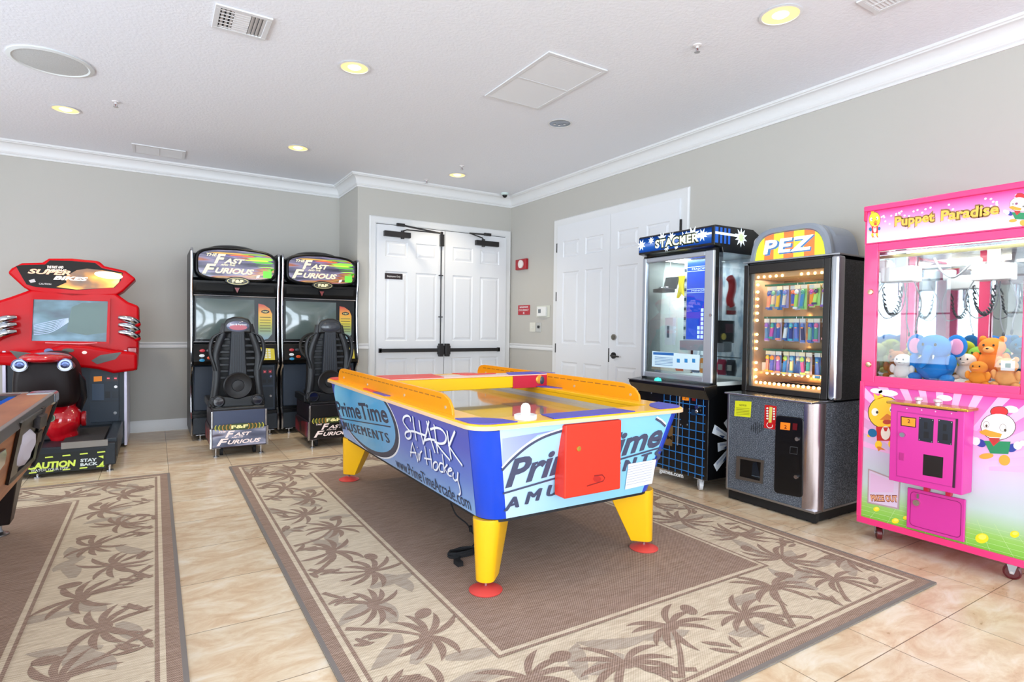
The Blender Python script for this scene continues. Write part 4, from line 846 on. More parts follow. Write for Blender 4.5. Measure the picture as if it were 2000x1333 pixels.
for x_,y_ in ((-4.49,-1.05),(-4.95,-1.05),(-4.49,-.3)): MB().cyl((x_,y_,0),.026,.01,STEEL).cyl((x_,y_,.01),.009,.05,CHROME).build('leveling_foot',mg)
# the bike
DK=mat('#120507',.5,spec=.25); bk=MB()
b=MB(); b.loft([[ (p.x,yy,p.z) for p in [ay(cx+w*math.copysign(abs(math.cos(q))**.55,math.cos(q))*(1-.12*math.sin(q)),cy-h*math.copysign(abs(math.sin(q))**.6,math.sin(q)),-.80) for q in [2*PI*i/28 for i in range(28)]]] for yy,cx,cy,w,h in ((-.95,90,748,48,36),(-.92,90,745,58,48),(-.80,90,745,66,52),(-.55,92,740,62,48),(-.30,94,720,34,30))],DK); b.build('seat_tail',mg,ang=70)
b=MB(); q=ay(86,703,-.9); b.ell((q.x,-.80,q.z+.01),(.17,.24,.045),REDG); b.build('tail_cowl',mg,ang=70)
for px_,py_ in ((38,714),(127,713)):
    q=ay(px_,py_,-.96); P=[Vector((q.x,-.96,q.z)),Vector((q.x,-.80,q.z-.03)),Vector((q.x+(.03 if px_>80 else -.02),-.50,q.z-.22))]
    MB().tube(P,[.052,.055,.05],STEEL,20).lathe([(.052,0),(.046,-.01),(.04,0.012),(.001,.02)],q,mat('#8e98c0',.32,.85),'y',24).lathe([(.030,-.004),(.024,-.007),(.001,-.002)],q,mat('#4a5478',.2,.8),'y',20).build('exhaust_tip',mg,ang=50)
MB().tube([ay(140,722,-.80),ay(158,745,-.75),ay(160,775,-.7),ay(150,805,-.6)],[.03,.035,.04,.03],mat('#23262c',.3,.5),12).build('swing_arm',mg)
b=MB()
for cx,cy,w,h,yy,d in ((118,822,36,42,-.72,.16),(140,818,22,26,-.72,.14),(110,785,20,22,-.70,.12),(125,850,30,20,-.70,.14),(138,790,10,20,-.70,.12)):
    q=ay(cx,cy,yy); q2=ay(cx+w,cy-h,yy); b.ell(q,(abs(q2.x-q.x),d,abs(q2.z-q.z)),RED,24,14)
ef=b.build('engine_fairing',mg,ang=80); ef.data.materials.clear(); ef.data.materials.append(REDG); ef.data.polygons.foreach_set('material_index',[0]*len(ef.data.polygons))
rm=ef.modifiers.new('join','REMESH'); rm.mode='VOXEL'; rm.voxel_size=.011; rm.use_smooth_shade=True; sm_=ef.modifiers.new('soften','SMOOTH'); sm_.iterations=8
q=ay(162,818,-.74); MB().cyl((q.x-.01,q.y,q.z),.065,.035,RED2,'x').build('hub_cap',mg,bevel=.01)
a=front(-.885); a.pell(97,817,11,8,mat('#8aa890',.3,coat=.6),1); a.pell(97,817,9,6.4,mat('#3a5a48',.3),2); a.ptext('GO',(93,820),(101,820),(93,814),mat('#e0e8dc',.4),3,bold=.02); a.build('oval_badge',mg)
MB().box(-5.0,-4.75,-.78,-.5,.235,.42,mat('#181c22',.5)).build('bike_mount',mg,bevel=.02)
# ================================================================= POOL TABLE (left edge)
WOODO=noisemat('orange_wood_laminate',[(.3,'#8a4a26'),(.5,'#a4623a'),(.7,'#b87848')],6,(1,.25,3),.42,0,5)
pt=thing('pool_table',(-5.3,-3.5,.011),'coin operated pool table with orange wood body and blue cloth at left edge','pool table')
xs=lambda z:-4.675-(.775-z)*.30; ys=lambda z:-2.405+(.775-z)*.08
def psec(z,i=0): return [(xs(z)-i,ys(z)-i,z),(-5.93+(.775-z)*.30+i,ys(z)-i,z),(-5.93+(.775-z)*.30+i,-4.75-(.775-z)*.05,z),(xs(z)-i,-4.75-(.775-z)*.05,z)]
MB().loft([psec(.355),psec(.75)],WOODO).build('cabinet',pt,bevel=.006)
MB().box(-5.93,-4.675,-4.75,-2.405,.75,.772,WOODO).build('rail_base',pt)
for n,(x0,x1,y0,y1) in enumerate(((-4.83,-4.69,-4.7,-2.44),(-5.92,-5.78,-4.7,-2.44),(-5.78,-4.83,-2.56,-2.44),(-5.78,-4.83,-4.7,-4.58))):
    MB().box(x0,x1,y0,y1,.773,.80,WOODO if n<2 else BLACK).build('rail',pt,bevel=.004)
FELT=mat('#1450b0',.9,spec=.1)
MB().box(-5.78,-4.83,-4.58,-2.56,.765,.775,FELT).build('cloth_bed',pt)
MB().box(-4.862,-4.83,-4.5,-2.60,.772,.798,FELT).box(-5.78,-5.748,-4.5,-2.60,.772,.798,FELT).box(-5.7,-4.92,-2.60,-2.56,.772,.798,FELT).build('cushion',pt,bevel=.004)
SILV=mat('#8f8c8a',.38,.85)
MB().box(-4.69,-4.668,-4.75,-2.45,.752,.803,SILV).box(-5.937,-5.915,-4.75,-2.45,.752,.803,SILV).box(-5.8,-4.8,-2.44,-2.40,.752,.803,SILV).build('metal_trim',pt,bevel=.004)
b=MB().box(-4.80,-4.662,-2.56,-2.395,.735,.808,CHROME); b.build('corner_casting',pt,bevel=.02,seg=3)
MB().tube([(xs(.74)+.004,ys(.74)+.004,.74),(xs(.36)+.004,ys(.36)+.004,.36)],.014,mat('#23242a',.35,.6)).build('corner_strip',pt)
# slanted side: art plane
sv=Vector((.30,0,1)).normalized(); fu=Art((xs(.355)+.002,0,.355),(0,1,0),sv,.0012)
def fr3(pts,m,name,par,l=1):
    a=Art(fu.O,fu.U,fu.V,.0012); a.ppoly(pts,m,l); return a.build(name,par)
fu=Art((xs(.355)+.002,0,.355),(0,1,0),sv,.0012)
def slab(pts,d,m,b): 
    q=[fu.w(*fu.px(*p),0) for p in pts]; return b.prism(q,fu.N*d,m)
fr_o=[(38,822),(84,792),(82,800),(62,898),(12,945)]; 
b=MB(); slab([(36,826),(42,820),(26,935),(10,948)],.012,BLACK,b); slab([(36,826),(84,794),(84,801),(40,834)],.012,mat('#4a5256',.35,.5),b); slab([(78,797),(85,793),(64,897),(58,902)],.012,BLACK,b); slab([(10,948),(14,936),(60,893),(63,899)],.012,mat('#23242a',.4,.5),b)
br=b.build('ball_return_frame',pt)
a=Art(fu.O,fu.U,fu.V,.0008); a.ppoly([(40,832),(80,801),(60,895),(14,940)],mat('#0a0a10',.3),1); a.build('ball_return_window',br)
b=MB(); 
for i in range(2): pass
lk=MB(); slab([(66,812),(80,806),(78,830),(64,836)],.03,mat('#3a3e42',.35,.6),lk); slab([(66,845),(76,838),(72,862),(62,866)],.02,mat('#30261c',.4),lk); lk.build('lock_plate',pt,bevel=.003)
rg=[(33,868),(38,856),(58,838),(63,842),(62,858),(57,874),(48,884),(42,904),(36,912),(24,914),(26,896)]
q=[fu.w(*fu.px(*p),0) for p in rg]; c_=sum(q,Vector())/len(q); b=MB(); n=len(q)
inner=[c_+(p-c_)*.55+fu.N*(.02+.012*R.random()) for p in q]; mid=[c_+(p-c_)*.85+fu.N*(.014+.01*R.random()) for p in q]
b.loft([[p+fu.N*.002 for p in q],mid,inner],mat('#d8d4e4',.8),False); b.add(inner,[tuple(range(n))],mat('#d8d4e4',.8)); b.loft([[p+fu.N*.001 for p in q],[p+fu.N*.002 for p in q]],mat('#d8d4e4',.8))
tag(b.build('white_cloth'),'crumpled white cloth hanging in the dark side window of pool table','cloth')
a=MB(); slab([(-14,890),(6,876),(8,884),(4,906),(-14,930)],.01,CHROME,a); a.build('coin_slide',pt,bevel=.003)
for sx,sy in ((1,1),(-1,1),(1,-1),(-1,-1)):
    lx=-4.92 if sx>0 else -5.69; ly=-2.52 if sy>0 else -4.62
    lg=MB().loft([[(lx+a_*w,ly+b_*w,z) for a_,b_ in ((-1,-1),(1,-1),(1,1),(-1,1))] for w,z in ((.055,.075),(.10,.36))],mat('#160c0c',.35)).build('leg',pt,bevel=.008)
    MB().lathe([(.045,0),(.045,.008),(.02,.02),(.014,.03),(.014,.08)],(lx,ly,.011),STEEL,n=24).build('leg_foot',lg)
# ================================================================= shared small parts
def caster(x,y,r,par,wheelm,fork=STEEL,ang=0,name='caster'):
    b=MB(); d=Vector((math.cos(ang),math.sin(ang),0)); n=Vector((-d.y,d.x,0)); c=Vector((x,y,r))
    b.box(x-.035,x+.035,y-.035,y+.035,r*2+.012,r*2+.018,fork).cyl((x,y,r*2),.018,.014,fork)
    for s in (-1,1):
        p=n*(s*.019); b.prism([c+p+Vector((0,0,-.008))+d*.008,c+p-Vector((0,0,.008))-d*.008,c+p-d*.02+Vector((0,0,r*1.02)),c+p+d*.02+Vector((0,0,r*1.02))],n*.003*s,fork)
    o=b.build(name,par)
    w=MB(); secs=[]
    for rr,h in ((.3*r,-.013),(.78*r,-.013),(.82*r,-.015),(r,-.012),(r,.012),(.82*r,.015),(.78*r,.013),(.3*r,.013)):
        secs.append([c+n*h+d*(rr*math.cos(q))+Vector((0,0,rr*math.sin(q))) for q in [2*PI*i/28 for i in range(28)]])
    w.loft(secs,wheelm); w.tube([c-n*.024,c+n*.024],.007,CHROME); w.build('wheel',o,ang=40); return o
GL=glassmat('machine_glass',(.96,.985,.98),.8); 
TUBE=mat('#eaf4ff',.4,emit=5); 
# ================================================================= BLOCK STACKING PRIZE MACHINE
YA,YB=-3.205,-3.94   # left and right sides
sk=thing('prize_machine',(-.36,-3.56,0),'tall black prize machine with blue starburst header and glass case by the door','arcade machine')
KB=mat('#07080a',.28,coat=.3); SIL=mat('#b9bec8',.35,.6); ICE=mat('#e6f2f8',.4); BLUEP=mat('#1a54b8',.35,emit=.15)
b=MB().box(-.70,-.03,YB,YA,.095,.775,KB); b.build('lower_cabinet',sk,bevel=.008)
b=MB().prism([(-.775,YA+.03,.775),(-.775,YA+.03,.80),(-.63,YA+.03,.815),(-.63,YA+.03,.74),(-.72,YA+.03,.70)],(0,YB-YA-.05,0),KB); b.box(-.63,-.03,YB,YA,.76,.80,KB); b.build('control_shelf',sk,bevel=.005)
MB().box(-.781,-.772,YB-.015,YA+.035,.796,.803,STEEL).build('shelf_edge',sk)
a=side(-.7012,.0007); BL=mat('#2f7ec8',.4,emit=.1)
for i in range(11): 
    u=3.245+i*.065; a.rect(u-.0035,u+.0035,.10,.44 if i<4 else .74,BL,1)
for i in range(10):
    v=.13+i*.065; a.rect(3.245 if v<.44 else 3.505,3.915,v-.0035,v+.0035,BL,1)
a.ppoly([(1300,830),(1315,832),(1313,872),(1294,868)][::-1],mat('#7c6038',.5),2); a.ptext('M',(1303,858),(1313,860),(1303,850),mat('#2a1c10',.5),3,bold=.03)
a.ptext('games.com',(1288,922),(1335,934),(1288,914),mat('#eef2f4',.4),3,bold=.04)
a.build('grid_print',sk)
a=side(-.7012,.0009); a.ppoly([(1333,769),(1346,770),(1346,783),(1333,782)][::-1],mat('#f08a1c',.4,emit=.3),3); a.ptext('2',(1337,780),(1341,780),(1337,774),mat('#6a2a08',.4),4)
a.ppoly([(1352,772),(1359,773),(1359,784),(1352,783)][::-1],mat('#7c1a10',.3,emit=.2),3); a.ppoly([(1330,797),(1345,798),(1345,832),(1330,831)][::-1],mat('#08090c',.5),3); a.ppoly([(1351,800),(1362,801),(1361,812),(1350,811)][::-1],mat('#1c3a5c',.3),3)
for p in ((1328,795),(1347,799),(1330,830),(1343,830),(1273,768),(1311,772)): a.pell(p[0],p[1],1.2,1.6,mat('#c8ccd0',.3,.8),4)
a.build('coin_panel',sk)
q0,q1=ax(1328,762,-.708),ax(1323,870,-.708); MB().tube([q0,q1],.005,STEEL).build('lock_bar',sk); q=ax(1361,796,-.71); MB().cyl((-.715,q.y,q.z),.016,.014,CHROME,'x').ell((-.715,q.y-.004,q.z-.03),(.012,.014,.016),CHROME).build('lock',sk)
# snowflake on the right side
a=Art((0,YB-.001,0),(1,0,0),(0,0,1),.0007); SN=mat('#aebcd4',.35); SN2=mat('#dfe8f2',.35); DB=mat('#27406c',.4)
cx_,cz_=-.37,.36
for k in range(12):
    an=2*PI*k/12+.1; L=.22 if k%2==0 else .30; d=Vector((math.cos(an),math.sin(an))); n=Vector((-d.y,d.x)); c=Vector((cx_,cz_))
    P=[c+n*.018,c-n*.018,c+d*L-n*.034,c+d*L+n*.034]; P=[Vector((max(min(p.x,-.045),-.685),p.y)) for p in P]; a.poly(P,SN2,1)
    P=[c+d*L*.35,c+d*L*.9-n*.028,c+d*L*.9-n*.006]; P=[Vector((max(min(p.x,-.045),-.685),p.y)) for p in P]; a.poly(P,SN,2); a.poly([c+d*L*.5+n*.004,c+d*L*.55+n*.03,c+d*L*.72+n*.02],DB,2)
a.build('snowflake_print',sk)
# case
b=MB()
for (x0,x1,y0,y1) in ((-.655,-.615,YB,YB+.03),(-.655,-.63,YA-.035,YA),(-.06,-.03,YB,YB+.03),(-.06,-.03,YA-.03,YA)): b.box(x0,x1,y0,y1,.80,1.83,KB)
b.build('corner_post',sk)
b=MB().box(-.67,-.64,YA-.04,YA,.82,1.815,SIL).box(-.675,-.64,YB+.002,YB+.085,.82,1.815,SIL).box(-.669,-.641,YB+.085,YA-.04,1.775,1.814,SIL).box(-.669,-.641,YB+.085,YA-.04,.821,.865,SIL)
dr=b.build('glass_door',sk,bevel=.008); MB().box(-.657,-.653,YB+.085,YA-.04,.865,1.775,GL).build('door_glass',dr); q=ax(1388,616,-.677); MB().cyl((-.683,q.y,q.z),.011,.01,CHROME,'x').build('door_lock',dr)
MB().box(-.60,-.07,YB+.004,YB+.008,.83,1.80,GL).build('side_glass',sk)
MB().box(-.60,-.06,YA-.008,YA-.004,.83,1.80,mat('#c9d2cc',.3)).build('left_wall',sk)
MB().box(-.055,-.045,YB+.03,YA-.03,.80,1.83,noisemat('mirror_back_glow',[(.35,'#8aa4b8'),(.5,'#e8f2f8'),(.65,'#a8bccc')],14,(1,1,.5),.3,.12)).build('back_panel',sk)  # mottled glow added to brighten the case; the panel is no lamp
MB().box(-.61,-.05,YB+.01,YA-.01,.80,.83,mat('#dfe4e0',.4)).build('case_floor',sk)
for (x_,y_) in ((-.58,-3.53),(-.10,YB+.07)): MB().cyl((x_,y_,1.0 if x_>-.2 else .9),.013,.72,TUBE).build('light_tube',sk) if x_>-.2 else None
MB().box(-.5,-.1,-3.5,-3.3,1.795,1.81,TUBE).build('ceiling_light',sk)
# header
hp=[(-.70,1.845),(-.70,1.985),(-.69,1.995),(-.25,2.0),(-.13,1.945),(-.10,1.87),(-.10,1.80),(-.60,1.80),(-.61,1.835)]
b=MB().prism([(x,YA+.02,z) for x,z in hp],(0,YB-YA-.04,0),KB); b.build('header',sk,bevel=.006)
HG=gradmat('header_blue_print',[(0,'#1a4fb0'),(.35,'#4a9adc'),(.5,'#bfe2f6'),(.65,'#3a86d0'),(1,'#122c78')],.3,emit=.35)
a=side(-.7008,.0006); a.rect(3.195,3.935,1.862,1.978,HG,1); a.poly([(3.195,1.862),(3.935,1.862),(3.935,1.978),(3.195,1.978)],HG,1,((0,1.85),(0,1.99)))
def burst(a,u,v,r,m,l,n=12,k=.5):
    a.poly([(u+(r if i%2 else r*k)*math.cos(PI*i/n),v+(r if i%2 else r*k)*math.sin(PI*i/n)) for i in range(2*n)],m,l)
WB=mat('#e8f6ff',.3,emit=.5)
for (u,v,r) in ((3.22,1.925,.05),(3.33,1.95,.035),(3.45,1.955,.05),(3.55,1.95,.045),(3.68,1.925,.06),(3.76,1.94,.07),(3.85,1.93,.05),(3.50,1.87,.03),(3.6,1.868,.022)): burst(a,u,v,r,WB,2,8,.45)
a.rect(3.72,3.935,1.925,1.94,WB,2.5)
TX=mat('#eef2c8',.3,emit=.45); TO=mat('#16261c',.4)
a.ptext('STACKER',(1279,486),(1366,472),(1279,469),TO,3,bold=.10,space=1.05); a.ptext('STACKER',(1280,485),(1365,471),(1280,470),TX,4,bold=.035,space=1.08); a.build('header_print',sk)
a=Art((0,YB-.021,0),(1,0,0),(0,0,1),.0006); a.rect(-.695,-.52,1.862,1.978,mat('#1a56b4',.3,emit=.25),1)
for k in range(4): a.rect(-.66+k*.045,-.64+k*.045,1.862,1.978,mat('#0a0c1a',.3),2)
a.rect(-.695,-.42,1.925,1.943,WB,3); burst(a,-.40,1.925,.075,WB,4,10,.5); burst(a,-.40,1.925,.045,mat('#c8e0a8',.3,emit=.4),5,8,.5)
a.build('header_side_print',sk); a=Art((0,YB-.021,0),(1,0,0),(0,0,1),.0006); a.ellipse((-.185,1.885),.060,.058,mat('#e6e8ee',.4),1); a.text('LAI',-.185,1.885,.035,mat('#3a3c66',.4),2,bold=.02,align='c'); a.text('GAMES',-.185,1.862,.014,mat('#3a3c66',.4),2,align='c'); a.build('round_logo',sk)
# blue playfield and column
b=MB().box(-.42,-.36,-3.78,-3.44,1.13,1.80,mat('#c8d0d8',.35,.3)).box(-.44,-.34,-3.86,-3.42,1.05,1.13,mat('#a8b0ba',.35,.4)); bp=b.build('play_column',sk,bevel=.004)
a=side(-.421,.0006); a.rect(3.47,3.76,1.14,1.79,mat('#0d3ab0',.25,emit=.8),1); LT=mat('#b8d0f4',.3,emit=.8)
for v in (1.735,1.70,1.555,1.525): a.rect(3.47,3.76,v-.002,v+.002,LT,2)
a.text('MAJOR',3.52,1.71,.016,LT,3,width=.14); a.text('MINOR',3.52,1.533,.016,LT,3,width=.14)
for (i,j) in ((6,0),(5,0),(6,1),(5,1),(6,2),(5,2),(6,3),(6,4),(6,5),(6,6)): a.rect(3.415+i*.034,3.441+i*.034,1.15+j*.036,1.178+j*.036,LT,2)
for i in range(16): a.rect(3.442,3.464,1.14+i*.04,1.165+i*.04,mat('#e4ecf0',.3) if i%2 else mat('#3a4a5a',.3),1)
a.build('play_display',bp)
MB().lathe([(.03,0),(.024,.02),(.001,.028)],(-.74,-3.47,.806),mat('#3ad0c0',.2,emit=.6)).build('play_button',sk)
a=side(-.6585,.0006); a.ppoly([(1274,686),(1367,694),(1366,724),(1273,716)][::-1],mat('#d6ecf8',.4),1); a.ppoly([(1276,688),(1316,690),(1316,695),(1276,693)][::-1],mat('#2a6ab0',.4),2)
for i in range(6): a.pstroke([(1279,697.5+i*2.9),(1314,700+i*2.9)],.004,mat('#4a7cb0',.4),2)
for i in range(3): a.ppoly([(1322+i*15,701),(1328+i*15,701.5),(1328+i*15,709),(1322+i*15,708.5)][::-1],mat('#2f86c4',.4),2)
a.build('instruction_decal',dr)
for (x_,y_) in ((-.65,-3.84),(-.65,-3.28),(-.1,-3.84),(-.1,-3.28)): caster(x_,y_,.038,sk,mat('#d8d8da',.4),mat('#d4d4d6',.4),ang=.9)
# prizes inside the case
def prize(name,label,cat,fn):
    b=MB(); fn(b); return tag(b.build(name,bevel=.003),label,cat,'prizes in the glass case')
def pp(x_,y_,d): return ax(x_,y_,d)
q=pp(1301,560,-.52)
t=thing('watch_case',tuple(q),'open black watch gift box hanging at upper left in glass case','box','prizes in the glass case')
MB().box(q.x-.07,q.x+.05,q.y-.055,q.y+.085,q.z-.05,q.z-.02,mat('#24262a',.5)).build('box_base',t,bevel=.004)
MB().prism([(q.x+.05,q.y-.055,q.z-.02),(q.x+.07,q.y-.055,q.z-.02),(q.x+.10,q.y-.055,q.z+.085),(q.x+.08,q.y-.055,q.z+.085)],(0,.14,0),mat('#2e3034',.5)).build('box_lid',t,bevel=.003)
MB().ell((q.x-.01,q.y+.05,q.z-.012),(.028,.022,.014),CHROME).ell((q.x-.01,q.y-.01,q.z-.012),(.028,.022,.014),CHROME).build('watch',t)
q=pp(1330,560,-.42)
t=thing('yellow_toy',tuple(q),'bright yellow headless figure shaped prize hanging beside the watch box','toy','prizes in the glass case')
MB().loft([[(q.x-.01,q.y+a_,q.z+b_) for a_,b_ in ((-.05,.09),(.045,.09),(.02,.0),(.045,-.10),(.0,-.05),(-.04,-.09),(-.02,.0))],[(q.x+.03,q.y+a_,q.z+b_) for a_,b_ in ((-.05,.09),(.045,.09),(.02,.0),(.045,-.10),(.0,-.05),(-.04,-.09),(-.02,.0))]],mat('#f2dc1c',.4,emit=.2)).build('body',t,bevel=.008); MB().tube([q+Vector((0,0,.09)),q+Vector((.1,0,.14))],.004,CHROME).build('hook',t)
q=pp(1307,644,-.45); prize('phone_box','slim white upright box with dark window at lower left in glass case','box',lambda b:(b.box(q.x-.02,q.x+.02,q.y-.055,q.y+.03,q.z-.13,q.z+.10,mat('#e4e8ec',.4)),b.box(q.x-.024,q.x-.02,q.y-.02,q.y+.005,q.z-.07,q.z+.03,mat('#4a5868',.3)),b.tube([q+Vector((0,0,.1)),(q.x,q.y,1.80)],.0012,CHROME,5)))
q2=pp(1295,640,-.35); prize('grey_box','blue grey upright box half hidden behind slim white box','box',lambda b:(b.box(q2.x-.02,q2.x+.02,q2.y-.02,q2.y+.03,q2.z-.12,q2.z+.10,mat('#6a8296',.4)),b.tube([q2+Vector((0,0,.1)),(q2.x,q2.y,1.84)],.0012,CHROME,5)))
q3=Vector((-.33,YB+.10,1.51))
t=thing('red_toy',tuple(q3),'curved red toy on white card seen through right side glass','toy','prizes in the glass case')
MB().tube(crom([q3+Vector((-.03,0,.12)),q3+Vector((.0,0,.09)),q3+Vector((.005,0,.03)),q3+Vector((-.02,0,-.05)),q3+Vector((.0,0,-.10))]),.03,mat('#d41a24',.35,emit=.1),12).build('body',t)
MB().box(q3.x-.06,q3.x+.05,q3.y-.005,q3.y+.005,q3.z-.17,q3.z-.10,mat('#e4e6ea',.4)).box(q3.x-.06,q3.x+.05,q3.y-.008,q3.y+.002,q3.z-.165,q3.z-.135,mat('#c01c28',.4)).build('card',t)
q4=Vector((-.38,YB+.12,1.22)); prize('game_box','black boxed game with yellow spot seen through right side glass','box',lambda b:(b.box(q4.x-.09,q4.x+.08,q4.y-.03,q4.y+.03,q4.z-.10,q4.z+.075,mat('#15161a',.35)),b.box(q4.x-.03,q4.x+.06,q4.y-.033,q4.y-.03,q4.z-.02,q4.z+.05,mat('#6a3a4a',.35)),b.cyl((q4.x-.05,q4.y-.036,q4.z-.05),.026,.006,mat('#e8d060',.4),'y')))
pal=['#c8453a','#e0e4e8','#3a6a94','#d88a3c','#e8e0c8','#c43c5c','#4a4e58']
places=['leftmost','second from left','third from left','fourth from left','fifth from left','sixth from left','rightmost']
for i in range(7):
    y_=-3.30-i*.088; x_=-.30
    b=MB(); m=mat(pal[i],.4); b.loft([[(x_-.006,y_-.035,.86),(x_+.006,y_-.035,.86),(x_+.006,y_+.035,.86),(x_-.006,y_+.035,.86)],[(x_-.022,y_-.036,.90),(x_+.02,y_-.036,.90),(x_+.02,y_+.036,.90),(x_-.022,y_+.036,.90)],[(x_-.02,y_-.034,.95),(x_+.02,y_-.034,.95),(x_+.02,y_+.034,.95),(x_-.02,y_+.034,.95)],[(x_-.003,y_-.036,.985),(x_+.003,y_-.036,.985),(x_+.003,y_+.036,.985),(x_-.003,y_+.036,.985)]],m)
    b.box(x_-.024,x_-.02,y_-.02,y_+.02,.90,.945,mat('#f0efe8',.4))
    tag(b.build('candy_bag'),places[i]+' small prize bag hung along the bottom of glass case','candy bag','small prize bags')
b=MB().box(-.30,-.285,-3.90,-3.25,1.0,1.008,CHROME); b.build('hanging_rail',sk)
# ================================================================= CANDY DISPENSER MACHINE
def speckle():
    m,nt,bb=nmat('speckled_laminate',.4); t=N(nt,'ShaderNodeTexCoord'); v=N(nt,'ShaderNodeTexNoise',Scale=260,Detail=2); r=ramp(nt,[(.36,'#20262e'),(.5,'#4a525e'),(.6,'#7c848e'),(.68,'#b8bcc0')]); L=nt.links.new
    L(t.outputs['Object'],v.inputs['Vector']); L(v.outputs[0],r.inputs[0]); L(r.outputs[0],bb.inputs['Base Color']); return m
SPK=speckle(); DSP=noisemat('dark_speckled_laminate',[(.4,'#16181a'),(.6,'#33363a'),(.7,'#585c60')],240,(1,1,1),.5,0,2)
pz=thing('candy_machine',(-.34,-4.41,0),'grey speckled candy machine with warm lit glass case and striped dome header','arcade machine')
LY,RY_=-4.085,-4.735
b=MB().box(-.655,-.03,RY_+.084,LY,.082,.762,SPK).box(-.576,-.031,RY_,RY_+.084,.0825,.7615,SPK); b.build('lower_cabinet',pz)
MB().box(-.50,-.03,RY_,LY,.765,1.70,DSP).build('upper_cabinet_shell',pz) if False else None
MB().prism([(-.662+.0,RY_+.085,.075)]+[(-.662+.085*(1-math.cos(q)),RY_+.085-.091*math.sin(q),.075) for q in [PI/2*i/8 for i in range(1,9)]]+[(-.56,RY_-.0,.075),(-.56,RY_+.085,.075)],(0,0,.688),mat('#b8aeb0',.22,.95)).build('corner_column',pz,ang=50)
MB().box(-.668,-.64,LY-.01,LY+.006,.08,.762,STEEL).box(-.665,-.02,RY_-.005,LY+.004,.072,.086,STEEL).build('metal_trim',pz,bevel=.002)
b=MB(); n=26; zs=[.0+.012*abs(math.sin(i*1.9))*((i*7)%3)/2 for i in range(n)]
pth=[(-.64,LY-(LY-RY_)*i/(n-1)) for i in range(n)]+[(-.64+.6*i/10,RY_+.015) for i in range(1,11)]
for (x0,y0),(x1,y1),i in zip(pth[:-1],pth[1:],range(99)):
    z0,z1=.004+.014*((i*5)%4)/4,.004+.014*(((i+1)*5)%4)/4
    b.add([(x0,y0,z0),(x1,y1,z1),(x1,y1,.075),(x0,y0,.075)],[(0,1,2,3)],MBLACK)
b.box(-.62,-.05,RY_+.03,LY-.01,.0,.074,MBLACK); b.build('base_skirt',pz,recalc=False)
b=MB().box(-.69,-.44,RY_+.02,LY+.02,.762,.775,CHROME); b.build('metal_ledge',pz,bevel=.005)
a=side(-.6556,.0006)
a.ppoly([(1436,783),(1468,785),(1466,816),(1434,813)][::-1],mat('#dfe022',.5,emit=.1),1); a.ptext('NOTICE',(1444,793),(1458,794),(1444,790),mat('#3a3a10',.5),2,bold=.02)
for i in range(5): a.pstroke([(1438,797+i*3),(1464,799+i*3)],.003,mat('#8a8a1c',.5),2)
a.ppoly([(1494,791),(1517,794),(1514,840),(1492,836)][::-1],mat('#d01c1c',.4),1); a.ppoly([(1503,795),(1509,796),(1507,826),(1501,826)][::-1],mat('#e8dc70',.4),2)
for i in range(5): a.pell(1499,798+i*5,2.2,1.8,mat('#f2efe8',.4),3); a.pell(1512,799+i*5,2,1.8,mat('#f2efe8',.4),3)
a.pstroke([(1500,826),(1498,831),(1502,836),(1508,835),(1509,830)],.005,mat('#f4f0ea',.4),3,True)
for i in range(7):
    h=12-abs(3-i)*2.2; x_=1468+i*3.8; a.pstroke([(x_,836-h),(x_-.4,836+h)],.0045,mat('#14161a',.6),1)
a.build('stickers',pz)
# prize chute
fr_=[ (1441,891),(1493,900),(1490,945),(1439,935)]; P=[ax(x_,y_,-.6565) for x_,y_ in fr_]; IN=[(1446,896),(1488,903.5),(1486,940),(1445,930.5)]; Q=[ax(x_,y_,-.6565) for x_,y_ in IN]
b=MB(); b.loft([P,[p-Vector((.014,0,0)) for p in P],[q-Vector((.012,0,0)) for q in Q],Q],mat('#6e645c',.4,.6),False); b.build('chute_frame',pz)
MB().add(Q,[(0,1,2,3)],mat('#040508',.3)).build('chute_opening',pz,recalc=False)
a=side(-.6575); a.ppoly([(1470,905),(1478,903),(1486,938),(1468,930)][::-1],mat('#141d28',.2),1); a.pstroke([(1468,929),(1486,933)],.003,mat('#5a6a78',.3),2); a.build('chute_flap',pz)
# coin door
cd0=[ax(x_,y_,-.657) for x_,y_ in ((1517,811),(1571,817),(1569,973),(1513,962))]
def rq(pts,r,n=4):
    out=[]; k=len(pts)
    for i in range(k):
        p=pts[i]; a_=(pts[i-1]-p).normalized()*r; c=(pts[(i+1)%k]-p).normalized()*r
        for j in range(n+1):
            t_=j/n; out.append(p+a_*(1-t_)**2+c*t_**2)
    return out
cdz=MB().prism(rq(cd0,.028),(-.012,0,0),mat('#0b0b0e',.3)).build('coin_door',pz,bevel=.005,seg=3)
a=side(-.6695,.0008); BD=mat('#050507',.35)
for q in (((1524,833),(1565,838),(1564,862),(1523,856)),((1523,861),(1564,866),(1563,886),(1522,880)),((1522,886),(1562,892),(1561,925),(1521,918)),((1521,929),(1561,936),(1560,966),(1520,957))): a.ppoly(q[::-1],BD,1)
a.ppoly([(1525,825),(1544,827),(1543,841),(1524,839)][::-1],mat('#f07c1c',.4,emit=.3),3); a.ptext('2',(1532,837),(1537,838),(1532,830),mat('#4a1a04',.4),4,bold=.02); a.ppoly([(1549,827),(1558,828),(1557,841),(1548,840)][::-1],mat('#5c1014',.3,emit=.15),3)
a.pstroke([(1544,873),(1558,874.5),(1557,888),(1543,886),(1544,873)],.003,mat('#5a5c60',.4),3); a.build('coin_plate',cdz)
for px_,py_ in ((1558,858),(1556,932)): q=ax(px_,py_,-.672); MB().cyl((-.684,q.y,q.z),.013,.014,CHROME,'x').box(-.686,-.68,q.y-.02,q.y-.005,q.z-.004,q.z+.004,CHROME).build('lock',cdz)
